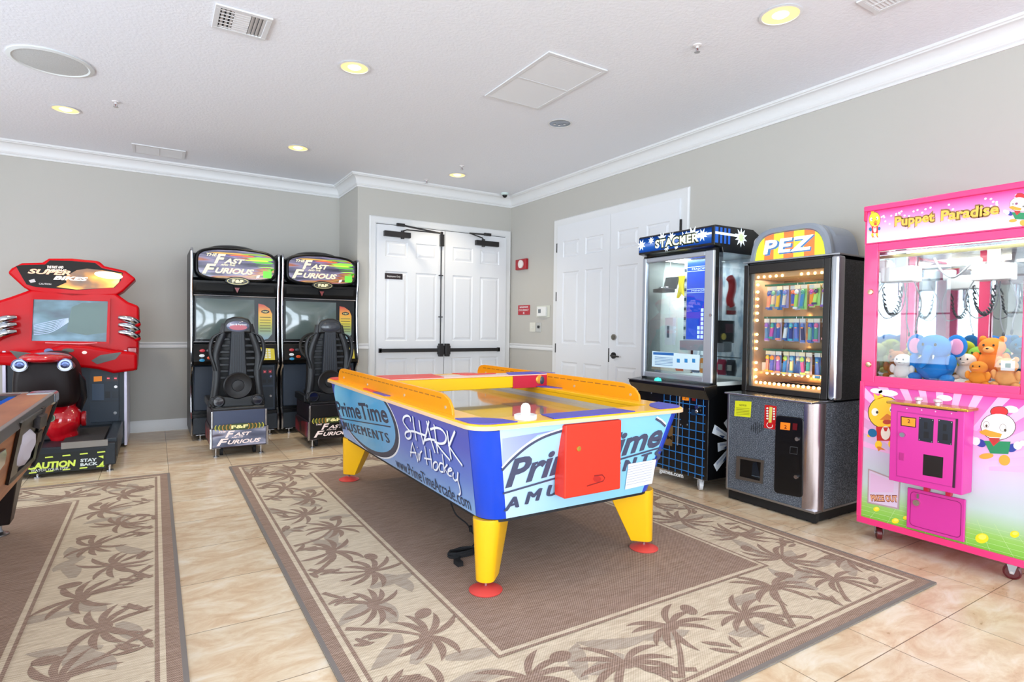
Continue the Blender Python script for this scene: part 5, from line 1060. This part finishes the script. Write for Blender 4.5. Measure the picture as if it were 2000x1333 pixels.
# upper case
UL,UR=-4.055,-4.745
b=MB().box(-.44,-.03,UR,UR+.02,.775,1.715,DSP).box(-.44,-.03,UL-.02,UL,.775,1.715,DSP).box(-.06,-.03,UR,UL,.775,1.715,DSP).box(-.44,-.03,UR,UL,1.69,1.715,DSP); b.build('upper_cabinet',pz)
DF=mat('#17110e',.35); fy0,fy1=UL+.005,UR+.055
b=MB().box(-.474,-.441,fy1+.045,fy0-.04,1.635,1.699,DF).box(-.474,-.441,fy1+.045,fy0-.04,.776,.815,DF).box(-.475,-.44,fy0-.04,fy0,.775,1.70,DF).box(-.475,-.44,fy1,fy1+.045,.775,1.70,DF); dz=b.build('door_frame',pz,bevel=.005)
MB().box(-.462,-.458,fy1+.05,fy0-.04,.815,1.635,GL).build('door_glass',dz)
MB().box(-.48,-.40,UR-.006,fy1,.775,1.715,mat('#c9ccd4',.18,.95)).build('side_column',pz,bevel=.02,seg=4)
MB().box(-.485,-.02,UR-.008,UL+.008,1.712,1.724,STEEL).build('top_trim',pz,bevel=.003)
MB().box(-.44,-.40,UL-.055,UL-.02,.80,1.66,mat('#a8a8aa',.3,.7)).build('hinge_strip',pz)
INS=mat('#e0b890',.35,.2); MB().box(-.075,-.065,UR+.02,UL-.02,.79,1.69,mat('#b8a088',.12,.85)).build('mirror_back',pz)
MB().box(-.43,-.07,UR+.02,UR+.026,.79,1.69,mat('#c0a890',.12,.8)).box(-.43,-.07,UL-.06,UL-.054,.79,1.69,mat('#b0988a',.3,.3)).build('case_wall',pz)
MB().box(-.43,-.07,UR+.03,UL-.06,1.60,1.69,mat('#d8a878',.3)).box(-.43,-.07,UR+.03,UL-.06,.79,.83,mat('#e0b488',.3)).build('case_lining',pz)
LB=mat('#ffca78',.4,emit=9)
def bulb(y,z,x=-.428):
    o=MB().ell((x,y,z),(.012,.010,.010),LB,10,6).build('light_bulb',pz)
for i in range(12): 
    if i not in (5,6): bulb(UL-.085-i*.047,1.61)
for i in range(16): bulb(UL-.085-i*.036,.842)
for i in range(13): bulb(UL-.085-i*.045,.905,-.30)
for i in range(14): bulb(UL-.072,.88+i*.052,-.415) if i not in (3,7) else None
for z in (1.30,1.07,1.53): MB().box(-.25,-.10,UR+.03,UL-.07,z-.245+.0,z-.24,mat('#c8ccd0',.3,.5)).build('display_shelf',pz)
PEG=mat('#0e5a4a',.4)
packs=[]; cols=[['#e88a7a','#e8d0b0','#e8c040','#d8d0c8','#4a5ac0','#a8d060','#3a86c8','#f09030','#b8e070','#c8d8e8','#6ab0d8','#e06a70'],
 ['#5a8ac0','#c050b0','#3a5ab0','#d8e4f0','#2a3a90','#6a7ad0','#3a3a6a','#7ab8a0','#4a9a90','#c8d870','#e87050','#8a60c0'],
 ['#e08a80','#5a6ac8','#9a6ad0','#3a8ad0','#e8d8a0','#3a5aa0','#d060a0','#3aa0a0','#5a7ac8','#d05060','#48b0d0','#e8a8b0']]
rown=['top','middle','bottom']; ordn=['leftmost','second','third','fourth','fifth','sixth','seventh','eighth','ninth','tenth','eleventh','rightmost']
first=None
for r_ in range(3):
    zt=1.545-r_*.235
    MB().box(-.36,-.34,UR+.04,UL-.09,zt+.0,zt+.014,PEG).build('peg_rail',pz)
    for i in range(12):
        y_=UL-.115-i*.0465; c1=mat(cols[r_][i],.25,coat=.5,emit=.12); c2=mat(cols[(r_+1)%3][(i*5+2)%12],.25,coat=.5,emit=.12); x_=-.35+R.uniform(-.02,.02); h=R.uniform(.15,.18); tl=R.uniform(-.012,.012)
        b=MB(); w=.02
        wt_=mat(['#e8e4e0','#d8e0e8','#f0e8d0'][(i+r_)%3],.35); fol=mat(['#a8dc88','#c8ec98'][(i)%2],.25,.3)
        b.box(x_+.004,x_+.006,y_-w,y_+w,zt-h,zt-.004,fol if (r_==0 and i>5) or (r_==1 and i>8) else mat(['#5a7ec0','#9a94c8','#3f78c0','#b0a8c8'][(i*3+r_)%4],.2,coat=.6))
        b.box(x_-.003,x_+.0035,y_-w,y_+w,zt-.03,zt-.003,wt_)
        b.loft([[(x_-.012,y_-.010+tl*k,z),(x_+.002,y_-.010+tl*k,z),(x_+.002,y_+.010+tl*k,z),(x_-.012,y_+.010+tl*k,z)] for z,k in ((zt-.062,.3),(zt-h+.02,1.2))],c1)
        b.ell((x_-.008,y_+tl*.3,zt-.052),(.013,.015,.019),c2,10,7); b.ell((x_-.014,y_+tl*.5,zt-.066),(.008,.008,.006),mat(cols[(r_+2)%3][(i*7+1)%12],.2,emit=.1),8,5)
        b.box(x_-.016,x_-.002,y_-.015+tl*1.2,y_+.015+tl*1.2,zt-h+.008,zt-h+.022,c2)
        b.tube([(x_,y_,zt-.004),(x_,y_,zt+.012)],.002,CHROME,5)
        tag(b.build('candy_pack',ang=40),'%s colourful candy pack from left in the %s row of warm lit case'%(ordn[i],rown[r_]),'candy pack','candy packs hung in the lit case')
FOL=['#8ad06a','#b8e88a','#5aa84a']
# gold and white candy boxes at the bottom shelf
for i,(yy,c_,n_) in enumerate(((-4.15,'#dfe0e4','white'),(-4.24,'#c8ccd4','pale grey'),(-4.36,'#3a6ab0','blue'),(-4.46,'#d8783a','orange'),(-4.58,'#2a7a5a','green'))):
    b=MB().box(-.33,-.27,yy-.035,yy+.035,.925,.985,mat(c_,.35)); tag(b.build('candy_box',bevel=.003),n_+' small candy box on lowest shelf above the bulb row','candy box','candy boxes on the lowest shelf')
MB().box(-.36,-.12,UR+.04,UL-.08,.918,.924,mat('#d0b8a0',.2,.3)).build('display_shelf',pz)
# dome header with stripes
def arch(e,x_,zb=1.724): 
    pts=[]; w=(UL-UR)/2-.045-e; yc=(UL+UR)/2+.015
    for i in range(25):
        q=PI*i/24; cx1=math.copysign(abs(math.cos(q))**.42,math.cos(q)); sz=math.sin(q)**.62
        pts.append((x_,yc+w*cx1*(1-.10*sz),zb+(.225-e)*sz))
    return pts
GRY=mat('#7e8898',.3,coat=.4)
MB().loft([arch(.0,-.12),arch(0,-.36),arch(.012,-.375),arch(0.012,-.40),arch(.0,-.415),arch(.0,-.455),arch(.012,-.468),arch(.035,-.468),arch(.04,-.455)],GRY).build('dome_header',pz,ang=40)
a=side(-.4555,.0006); A_=[(-p[1],p[2]) for p in arch(.04,0)]
u0=min(p[0] for p in A_); u1=max(p[0] for p in A_)
def topat(u):
    best=1.724
    for (p,q) in zip(A_[:-1],A_[1:]):
        if min(p[0],q[0])-1e-6<=u<=max(p[0],q[0])+1e-6 and abs(p[0]-q[0])>1e-6: best=max(best,p[1]+(q[1]-p[1])*(u-p[0])/(q[0]-p[0]))
    return best
ns=7; 
for i in range(ns):
    c_=['#e8d83a','#e0703a'][i%2] if i not in (0,6) else '#c8d030'
    ua,ub=u0+(u1-u0)*i/ns,u0+(u1-u0)*(i+1)/ns; m=mat(c_,.3,emit=.55); top=[(ub-(ub-ua)*k/5,topat(ub-(ub-ua)*k/5)-.002) for k in range(6)]
    a.poly([(ua,1.726),(ub,1.726)]+top,m,1)
SH=mat('#4a7ab0',.3,emit=.2); WT=mat('#f6f6ea',.3,emit=.6)
a.text('PEZ',4.205,1.765,.095,SH,2,width=.37,bold=.06,shear=.12,space=1.15); a.text('PEZ',4.192,1.772,.095,WT,3,width=.37,bold=.035,shear=.12,space=1.15); a.build('header_print',pz)
# ================================================================= PINK CLAW MACHINE
PK=mat('#f0357c',.3,coat=.3); PKD=mat('#d81c5c',.35,coat=.3); MAG=mat('#d8369c',.35); MAGL=mat('#b82a80',.4); GOLDT=mat('#c8a048',.25,.9)
U0,U1=4.97,5.79; XF=-.62
cw=thing('claw_machine',(-.33,-5.38,0),'bright pink claw machine with cartoon bird artwork and plush toys at right edge','claw machine')
b=MB().box(XF+.004,-.03,-U1,-U0,.10,.93,PK); b.build('lower_cabinet',cw)
b=MB().box(XF,XF+.03,-U0-.072,-U0,.9145,1.735,PK).box(XF,XF+.03,-U1,-U1+.085,.9145,1.735,PK).box(XF+.0005,XF+.029,-U1+.085,-U0-.072,1.69,1.735,PK).box(XF+.0005,XF+.029,-U1+.085,-U0-.072,.915,.965,PK); fd=b.build('front_frame',cw,bevel=.004)
b=MB().box(XF+.03,-.03,-U0-.03,-U0,1.69,1.95,PK).box(XF+.03,-.03,-U1,-U1+.03,1.69,1.95,PK).box(XF+.02,-.03,-U1,-U0,1.925,1.95,PK).box(XF+.0,XF+.018,-U1,-U0,1.7355,1.93,PK); b.build('header_box',cw)
MB().box(XF-.012,XF+.02,-U1-.004,-U0+.006,1.925,1.958,PK).box(XF-.01,XF+.02,-U0-.012,-U0+.006,1.87,1.93,PKD).build('header_rail',cw,bevel=.006)
MB().box(XF-.008,XF+.01,-U1,-U0,.092,.128,PK).box(XF-.008,XF+.004,-U0-.022,-U0+.002,.128,.93,PK).box(XF-.008,XF+.004,-U1,-U1+.022,.128,.93,PK).box(XF-.009,XF+.003,-U1+.022,-U0-.022,.905,.929,PK).build('panel_frame',cw,bevel=.003)
MB().box(XF+.01,-.03,-U0,-U0+.004,.10,1.93,mat('#d8c0c4',.3,.4)).build('side_trim',cw)
for z in (1.455,1.03): MB().lathe([(.0001,-.008),(.014,-.007),(.017,0)],(XF-.0,-U0-.04,z),mat('#c8a888',.25,.9),'x',20).build('bolt',fd)
MB().box(XF+.012,XF+.016,-U1+.08,-U0-.07,.96,1.70,GL).build('front_glass',cw)
# header print
HP=gradmat('pink_header_gradient',[(0,'#fbe8ec'),(.35,'#fac0dc'),(.75,'#f47cc0'),(1,'#e0288c')],.4)
a=side(XF-.001,.0008); a.poly([(U0+.012,1.742),(U1-.01,1.742),(U1-.01,1.922),(U0+.012,1.922)],HP,1,((0,1.742),(0,1.922)))
R.seed(5)
for i in range(34):
    u=R.choice((R.gauss(5.12,.04),R.gauss(5.60,.06),R.uniform(5.1,5.7))); a.ellipse((max(5.0,min(5.76,u)),min(1.915,1.90-abs(R.gauss(0,.03)))),.006,.006,mat('#fbc4e4',.4,emit=.2),2+.02*i,10)
OUT=mat('#8a6a34',.4); OR1=gradmat('lettering_orange_fade',[(0,'#fbe89a'),(.5,'#f0a83c'),(1,'#e07a28')],.4,emit=.25)
a.ptext('Puppet',(1747,443),(1827,432),(1747,424),OUT,3,bold=.10); a.ptext('Puppet',(1748,442),(1825,431.5),(1748,425),mat('#f4ac44',.4,emit=.3),4,bold=.03)
a.ptext('Paradise',(1837,432),(1953,418),(1837,411),OUT,3,bold=.10); a.ptext('Paradise',(1838,431),(1951,417.5),(1838,412),mat('#f4ac44',.4,emit=.3),4,bold=.03)
YC=mat('#f6c22c',.4,emit=.15); EYE=mat('#fbf6e8',.4); INKB=mat('#4a3a20',.4); ORB=mat('#e8862a',.4); RDV=mat('#d02a28',.4); TEAL=mat('#1a6a9a',.4); GRN=mat('#1f8a58',.4); BLU2=mat('#2a3c98',.4); WD=mat('#f2f0f6',.4)
def chick(a,T,l,k=1.0):
    e=lambda x,y,rx,ry,m,ll,rot=0: a.ppoly([T(x+rx*math.cos(t)*math.cos(rot)-ry*math.sin(t)*math.sin(rot),y+rx*math.cos(t)*math.sin(rot)+ry*math.sin(t)*math.cos(rot)) for t in [-2*PI*i/22 for i in range(22)]],m,ll)
    p=lambda pts,m,ll: a.ppoly([T(*q) for q in pts][::-1],m,ll)
    e(190,215,108,104,INKB,l); e(190,215,103,99,YC,l+.2); p([(125,135),(118,92),(150,112),(165,95),(185,120)],YC,l+.2)
    e(128,212,22,25,EYE,l+.4); e(142,214,8,9,INKB,l+.6); e(238,195,18,22,EYE,l+.4); e(232,200,7,8,INKB,l+.6)
    p([(158,262),(205,222),(250,250),(215,262)],ORB,l+.6); e(205,275,28,16,mat('#c8442c',.4),l+.5)
    p([(135,305),(255,305),(250,395),(140,395)],RDV,l+.3); e(195,345,30,44,mat('#f6ead8',.4),l+.4); p([(180,310),(212,310),(202,335),(190,335)],RDV,l+.5)
    e(112,345,30,26,TEAL,l+.35,.5); e(275,335,26,22,TEAL,l+.35,-.5); e(92,362,14,10,YC,l+.3)
    e(150,420,22,26,YC,l+.25); e(232,415,20,26,YC,l+.25); p([(140,432),(160,432),(198,456),(165,450),(150,462)],ORB,l+.3); p([(225,432),(245,432),(262,456),(236,452)],ORB,l+.3)
def duck(a,T,l):
    e=lambda x,y,rx,ry,m,ll,rot=0: a.ppoly([T(x+rx*math.cos(t)*math.cos(rot)-ry*math.sin(t)*math.sin(rot),y+rx*math.cos(t)*math.sin(rot)+ry*math.sin(t)*math.cos(rot)) for t in [-2*PI*i/22 for i in range(22)]],m,ll)
    p=lambda pts,m,ll: a.ppoly([T(*q) for q in pts][::-1],m,ll)
    e(917,210,58,36,INKB,l); e(917,210,54,32,mat('#d8202a',.4),l+.2); e(910,305,112,86,INKB,l+.1); e(910,305,108,82,WD,l+.3)
    e(835,292,19,23,mat('#8a8078',.5),l+.35); e(940,312,21,25,mat('#8a8078',.5),l+.35); e(835,292,16,20,EYE,l+.4); e(836,300,7,9,INKB,l+.6); e(940,312,18,22,EYE,l+.4); e(955,328,8,10,INKB,l+.6)
    p([(790,335),(830,322),(935,352),(925,375),(860,372),(800,350)],mat('#f0a02c',.4),l+.6); p([(845,375),(925,378),(890,410)],mat('#b8342c',.4),l+.5)
    p([(820,395),(990,400),(975,480),(860,475)],GRN,l+.35); p([(850,385),(925,392),(880,430)],mat('#c8282c',.4),l+.45)
    e(800,410,34,24,BLU2,l+.3,.4); e(770,398,26,26,WD,l+.32); e(745,385,24,20,mat('#e8dcf0',.4),l+.3); e(1000,440,34,26,BLU2,l+.3,-.4); e(1035,425,28,26,WD,l+.32); e(1065,410,20,18,WD,l+.31)
    e(835,492,46,18,mat('#f0a83a',.4),l+.3,-.1); e(950,518,36,34,mat('#f0a83a',.4),l+.3,.4)
S8=lambda x,y:(1670+x*.3075,740+y*.3075)
HC=lambda x,y:(1697+(x-80)*.105,411+(y-90)*.146); chick(a,HC,2.2)
a_=[a]; HD=lambda x,y:(1993+(x-920)*.17,397+(y-290)*.17)
duck(a,HD,2.2); a.build('header_print',cw)
# lower art
LP=gradmat('sky_to_grass_print',[(0,'#7cc03a'),(.10,'#9acc60'),(.26,'#c4d4d0'),(.5,'#d6cae2'),(.78,'#ea98d0'),(1,'#e43aa8')],.35)
a=side(XF+.0035,.0006); uu0,uu1,v0,v1=U0+.02,U1-.02,.126,.908
a.poly([(uu0,v0),(uu1,v0),(uu1,v1),(uu0,v1)],LP,1,((0,v0),(0,v1)))
ray1=mat('#f7b8e4',.4); 
for k in range(15):
    an=.15+k*.2; c=(5.38,.50); P=[]
    for da in (0,.085): 
        d=(math.cos(an+da),math.sin(an+da)); t0=.24/max(abs(d[1]),.25) ; 
        tm=min((v1-c[1])/max(d[1],1e-3),(uu1-c[0])/d[0] if d[0]>1e-3 else 9,(uu0-c[0])/d[0] if d[0]<-1e-3 else 9); P.append(((c[0]+d[0]*tm*.55,c[1]+d[1]*tm*.55),(c[0]+d[0]*tm,c[1]+d[1]*tm)))
    a.poly([P[0][0],P[0][1],P[1][1],P[1][0]],ray1,2)
for (x_,y_,w_,h_) in ((1735,768,32,6),(1712,764,20,5),(1845,778,26,6),(1975,800,24,7)): a.pell(x_,y_,w_*.6,h_,WD,3,rot=.1)
GL2=mat('#c8e0a0',.4)
for k in range(5): a.rect(uu0,uu1,.14+k*.026,.1415+k*.026,GL2,2)
for k in range(9): u=uu0+.05+k*.095; a.stroke([(u,v0+.002),(5.38+(u-5.38)*.75,.27)],.0015,GL2,2.5)
for (x_,y_,r_) in ((1712,995,6),(1749,1018,7),(1769,1012,5),(1918,1052,13),(1982,1044,9)): a.pell(x_,y_,r_,r_*.75,mat('#f4d818',.4,emit=.1),3); a.pell(x_+1,y_-r_*.2,r_*.6,r_*.4,mat('#f8ea60',.4),3.5)
chick(a,S8,4); duck(a,S8,4)
pz_=[S8(*q) for q in ((85,572),(290,650),(280,832),(80,790))]; a.ppoly(pz_[::-1],mat('#b89aa0',.4),5.5); pz_=[S8(*q) for q in ((92,582),(280,655),(270,820),(88,782))]; a.ppoly(pz_[::-1],mat('#dcc4dc',.35),6)
a.ppoly([S8(*q) for q in ((100,598),(250,655),(245,722),(98,722))][::-1],mat('#e2b8d8',.35),6.3)
a.ptext('PRIZE OUT',S8(105,775),S8(276,782),S8(106,738),mat('#8a2c1c',.4),6.7,bold=.09); a.ptext('PRIZE OUT',S8(106,774),S8(275,781),S8(107,740),mat('#f2b48a',.4),7.2,bold=.02)
a.build('lower_art_panel',cw)
# coin box
CXF=-.735
cb=MB().box(CXF,XF,-5.527,-5.188,.405,.828,MAG).build('coin_box',cw,bevel=.004)
MB().box(CXF-.012,XF,-5.545,-5.170,.828,.842,GOLDT).build('box_lid',cb,bevel=.003)
a=side(CXF-.001,.0008)
B=lambda *qs:[S8(*q) for q in qs][::-1]
a.ppoly(B((268,205),(655,255),(640,695),(262,620)),mat('#b82a86',.4),1); a.ppoly(B((272,211),(640,262),(628,690),(267,614)),MAG,1.5)
a.ppoly(B((640,256),(656,256),(634,697),(618,692)),mat('#3a0f30',.4),2)
a.ppoly(B((290,163),(650,207),(650,212),(290,170)),mat('#3a0f30',.5),2)
a.ppoly(B((290,238),(390,250),(388,312),(290,300)),mat('#3a1410',.4),2); a.ppoly(B((298,245),(384,255),(382,306),(298,295)),mat('#f08c1c',.4,emit=.3),2.5); a.ptext('2',S8(334,280),S8(352,282),S8(334,256),mat('#5a2008',.4),3,bold=.02)
SL=mat('#17202c',.35)
for s in (0,1):
    o=s*121; a.ppoly(B((408+o,243+s*14),(502+o,258+s*14),(495+o,410+s*14),(402+o,393+s*14)),SL,2)
    a.ppoly(B((440+o,275+s*14),(462+o,278+s*14),(460+o,320+s*14),(438+o,317+s*14)),mat('#05070a',.4),2.5); a.ppoly(B((438+o,335+s*14),(470+o,340+s*14),(468+o,380+s*14),(436+o,376+s*14)),mat('#05070a',.4),2.5)
    for (x_,y_) in ((415,252),(494,265),(409,386),(488,402)): a.ppoly([S8(x_+o+3*math.cos(t),y_+s*14+3*math.sin(t)) for t in [-2*PI*i/8 for i in range(8)]],mat('#c8ccd0',.3,.8),3)
a.ppoly(B((435,480),(562,500),(556,634),(430,612)),mat('#140c0c',.35),2)
for (x_,y_) in ((330,190),(424,200),(512,209),(614,222)): a.ppoly([S8(x_+5*math.cos(t),y_+5*math.sin(t)) for t in [-2*PI*i/8 for i in range(8)]],mat('#e8b8d8',.3,.3),2)
a.build('coin_plate',cb)
q=ax(*S8(306,356),CXF); MB().cyl((CXF-.014,q.y,q.z),.013,.014,CHROME,'x').build('lock',cb); q=ax(*S8(298,495),CXF); MB().box(CXF-.006,CXF,q.y-.012,q.y+.012,q.z-.02,q.z+.02,MAGL).build('latch',cb,bevel=.002)
for (x_,y_) in ((1793,778),(1830,786)):
    q=ax(x_,y_,-.70); MB().lathe([(.012,0),(.012,.012),(.02,.018),(.018,.03),(.001,.036)],(-.69,q.y,.842),mat('#e4ccd8',.15,.3)).build('press_button',cb)
for (x_,y_) in ((460,700),(600,730)): q=ax(*S8(x_,y_),XF-.01); MB().box(XF-.03,XF,q.y-.012,q.y+.012,q.z-.012,q.z+.03,mat('#c81840',.3)).build('bracket',cb,bevel=.003)
ld=MB().box(XF-.014,XF,-5.506,-5.238,.14,.362,MAG).build('cash_door',cw,bevel=.004)
a=side(XF-.0145,.0008); P=rrect(5.256,5.490,.158,.345,.02); a.stroke(P,.003,mat('#8c1460',.4),1,True); a.build('door_groove',ld)
MB().box(XF-.022,XF-.014,-5.298,-5.288,.315,.34,CHROME).cyl((XF-.028,-5.288,.290),.016,.014,mat('#c8b8b0',.25,.9),'x').build('lock',ld)
# glass case interior
MB().box(-.60,-.05,-U1+.02,-U0-.02,.93,.945,mat('#e8e0e4',.5)).build('case_floor',cw)
MB().box(-.065,-.05,-U1+.02,-U0-.02,.945,1.70,mat('#d4dade',.04,1)).build('mirror_back',cw)
MB().box(-.60,-.05,-U0-.008,-U0-.003,.945,1.70,mat('#c8d4e0',.06,.9)).box(-.60,-.05,-U1+.003,-U1+.008,.945,1.70,GL).build('side_glass',cw)
MB().box(-.60,-.05,-U1+.01,-U0-.01,1.70,1.72,mat('#cfd0d4',.3,.4)).build('case_ceiling',cw)
for x_ in (-.075,): MB().box(x_-.02,x_,-U0-.045,-U0-.01,.945,1.70,PK).box(x_-.02,x_,-5.40,-5.35,.945,1.70,PKD).box(x_-.02,x_,-U1+.02,-U1+.05,.945,1.70,PK).build('inner_post',cw)
MB().box(-.56,-.55,-U1+.03,-U0-.03,1.672,1.690,CHROME).box(-.52,-.51,-U1+.03,-U0-.03,1.655,1.672,mat('#b8a878',.3,.7)).box(-.12,-.11,-U1+.03,-U0-.03,1.62,1.635,CHROME).build('gantry_rail',cw)
MB().tube([(-.45,-U1+.05,1.69),(-.45,-U0-.06,1.69)],.008,mat('#fff4dc',.4,emit=6)).build('light_tube',cw)
IV=mat('#e4e6e6',.4); GW=mat('#7c8088',.5)
def claw(x,u,z,k):
    b=MB().box(x-.06,x+.06,-u-.085,-u+.085,z-.045,z+.045,IV); b.box(x-.03,x+.03,-u+.06,-u+.12,z+.02,z+.09,IV); o=b.build('claw_carriage',cw,bevel=.008)
    P=[]; n=240
    for i in range(n):
        t=i/(n-1); a_=PI*t; c=Vector((x-.02,-u+.035-.0+.045*math.cos(a_)*1.0,z-.07-.16*math.sin(a_)**.8)); w=16*2*PI*t; P.append(c+Vector((.010*math.cos(w),.006*math.sin(w),.010*math.sin(w))))
    MB().tube(P,.0042,mat('#1e242e',.4),5).build('coil_cable',o)
    w=MB(); 
    w.tube(crom([(x,-u-.01,z-.04),(x+.01,-u-.03,z-.16),(x,-u-.035,z-.26),(x,-u-.05,z-.33)]),.0035,GW,6); w.ell((x,-u-.05,z-.345),(.007,.007,.014),mat('#3a4048',.4),8,6)
    w.tube(crom([(x+.02,-u-.06,z-.04),(x+.02,-u-.10,z-.16),(x,-u-.09,z-.27),(x,-u-.085,z-.32)]),.0035,GW,6); w.ell((x,-u-.085,z-.33),(.007,.007,.014),mat('#3a4048',.4),8,6)
    w.tube(crom([(x+.03,-u+.08,z),(x+.0,-u+.13,z-.14),(x+.02,-u+.09,z-.25),(x+.02,-u+.0,z-.2),(x+.03,-u-.02,z-.05)]),.003,GW,6)
    w.build('hanging_wire',o)
    MB().cyl((x,-u,z-.12),.014,.08,CHROME).cyl((x,-u,z-.17),.007,.06,CHROME).build('winch_rod',o)
    MB().box(x-.01,x+.01,-u-.03,-u+.03,z+.045,1.70,STEEL).build('hanger',o)
claw(-.50,5.115,1.555,0); claw(-.24,5.465,1.56,1)
MB().tube(crom([(-.3,-5.20,1.66),(-.3,-5.24,1.58),(-.3,-5.30,1.54),(-.3,-5.37,1.60),(-.28,-5.38,1.64)]),.006,GW).build('loop_cable',cw)
# ---- plush toys
def fur(h,name='plush'): return noisemat(name+'_'+h.lstrip('#'),[(.3,h),(.7,h)],60,(1,1,1),.95,0,3,bump=.6)
FUR={}
def F_(h):
    if h not in FUR: FUR[h]=fur(h)
    return FUR[h]
EB=mat('#14100c',.15)
def plush(x,u,z,s,col,label,kind,face=-1,belly=None,yaw=0,cat='plush toy'):
    t=thing('plush_toy',(x,-u,z),label,cat,'plush toys in the pink machine')
    ry=Matrix.Rotation(yaw,3,'Z'); P=lambda a,b_,c:Vector((x,-u,z))+ry@Vector((a*s,b_*s,c*s)); m=F_(col); m2=F_(belly or col)
    b=MB().ell(P(0,0,.45),(.42*s,.5*s,.45*s),m); 
    for q in (-.42,.42): b.ell(P(-.25,q,.12),(.22*s,.18*s,.14*s),m); b.ell(P(-.18,q*1.15,.6),(.14*s,.14*s,.24*s),m)
    b.build('body',t,ang=80)
    hz=1.05
    hd=MB().ell(P(-.08,0,hz),(.38*s,.44*s,.38*s),m).build('head',t,ang=80)
    if kind=='elephant':
        for q in (-1,1): MB().ell(P(.05,q*.52,hz+.05),(.08*s,.28*s,.34*s),m).ell(P(-.01,q*.54,hz+.03),(.05*s,.18*s,.24*s),F_('#e89ac0')).build('ear',hd,ang=80)
        MB().tube(crom([P(-.40,0,hz-.05),P(-.58,0,hz-.2),P(-.60,.05,hz-.5),P(-.72,.1,hz-.62)]),[.15*s-.006*s*i for i in range(19)],m,12).build('trunk',hd,ang=80)
        for q in (-.12,.14): MB().tube([P(-.42,q,hz-.25),P(-.60,q*1.5,hz-.34)],[.03*s,.012*s],mat('#f0f0ee',.5)).build('tusk',hd)
    elif kind=='bear':
        for q in (-.32,.32): MB().ell(P(-.02,q,hz+.32),(.08*s,.13*s,.13*s),m).build('ear',hd,ang=80)
        MB().ell(P(-.42,0,hz-.1),(.14*s,.19*s,.13*s),m2).ell(P(-.55,0,hz-.05),(.035*s,.05*s,.035*s),EB).build('muzzle',hd,ang=80)
    elif kind=='duck':
        MB().ell(P(-.46,0,hz-.08),(.18*s,.2*s,.07*s),F_('#f08a2a')).build('beak',hd,ang=80)
    elif kind=='seal':
        MB().ell(P(-.38,0,hz-.12),(.14*s,.22*s,.12*s),m2).tube([P(-.47,-.14,hz-.13),P(-.53,0,hz-.09),P(-.47,.14,hz-.13)],.012*s,EB).build('muzzle',hd,ang=80)
    for q in (-.16,.16): MB().ell(P(-.44 if kind!='elephant' else -.42,q,hz+.08),(.03*s,.04*s,.05*s),EB,12,8).build('eye',hd)
    return t
Z0=.946
plush(-.44,5.275,Z0,.185,'#1478c8','large bright blue plush elephant sitting in front centre of the toy pile','elephant')
plush(-.47,5.13,Z0,.105,'#e8e4e0','small white plush head with a thin mouth beside the blue elephant','seal')
plush(-.38,5.06,Z0,.115,'#b0743c','brown plush toy at left end of the pile against the pane','bear')
plush(-.30,5.19,Z0+.05,.125,'#d8dc30','lime yellow plush toy behind the left of blue elephant','duck')
plush(-.22,5.09,Z0+.02,.13,'#c8c878','pale yellow green plush toy at back left corner of the case','bear')
plush(-.33,5.50,Z0+.06,.135,'#f08224','orange plush bear high on pile to right of blue elephant','bear',belly='#f8a860')
plush(-.47,5.49,Z0,.09,'#e88c28','orange plush toy lying lowest in front, near the white tag','duck')
plush(-.44,5.60,Z0,.105,'#e0a060','tan plush toy at lower right below the white tag','bear')
plush(-.27,5.62,Z0+.06,.14,'#145a80','dark teal plush toy at back right behind the orange bear','bear')
plush(-.38,5.405,Z0+.02,.10,'#e8d0c0','small cream plush toy squeezed between blue elephant and orange bear','seal')
plush(-.20,5.40,Z0+.03,.12,'#8ac040','green plush toy at the back, half hidden by the elephant','duck')
plush(-.36,5.71,Z0,.12,'#d03868','magenta plush toy at the right end of the case','bear')
q=Vector((-.53,-5.63,1.06)); b=MB().box(q.x,q.x+.003,q.y-.025,q.y+.03,q.z-.025,q.z+.025,mat('#eceef0',.4)); b.box(q.x-.001,q.x,q.y-.010,q.y+.012,q.z-.010,q.z+.012,mat('#4a6a5a',.4)).tube([(q.x,q.y,q.z+.02),(q.x+.10,q.y-.0,q.z+.04)],.0015,WD,5)
tag(b.build('toy_tag'),'square white tag hanging over the tan plush toy','tag')
for (x_,y_) in ((-.55,-5.06),(-.55,-5.68),(-.08,-5.06),(-.08,-5.68)): caster(x_,y_,.037,cw,mat('#5a1018',.35,coat=.3),mat('#aab0b8',.3,.8),ang=(PI/2+.2 if y_<-5.3 else .55))
# lamps inside the machines
def inlamp(par,loc,sx,sy,p,col,rot=(0,0,0)):
    l=bpy.data.lights.new('case_lamp','AREA'); l.shape='RECTANGLE'; l.size=sx; l.size_y=sy; l.energy=p; l.color=col
    o=bpy.data.objects.new('case_lamp',l); COL.objects.link(o); o.parent=par; o.location=Vector(loc)-Vector(par.location); o.rotation_euler=rot
inlamp(cw,(-.40,-5.38,1.695),.2,.7,5,(1,.96,.9))
inlamp(sk,(-.33,-3.5,1.79),.35,.3,6,(.9,.97,1))
inlamp(pz,(-.32,-4.39,1.595),.12,.5,3.0,(1,.72,.42)); inlamp(pz,(-.41,-4.39,.85),.06,.5,1.6,(1,.7,.4),(0,PI*.8,0))
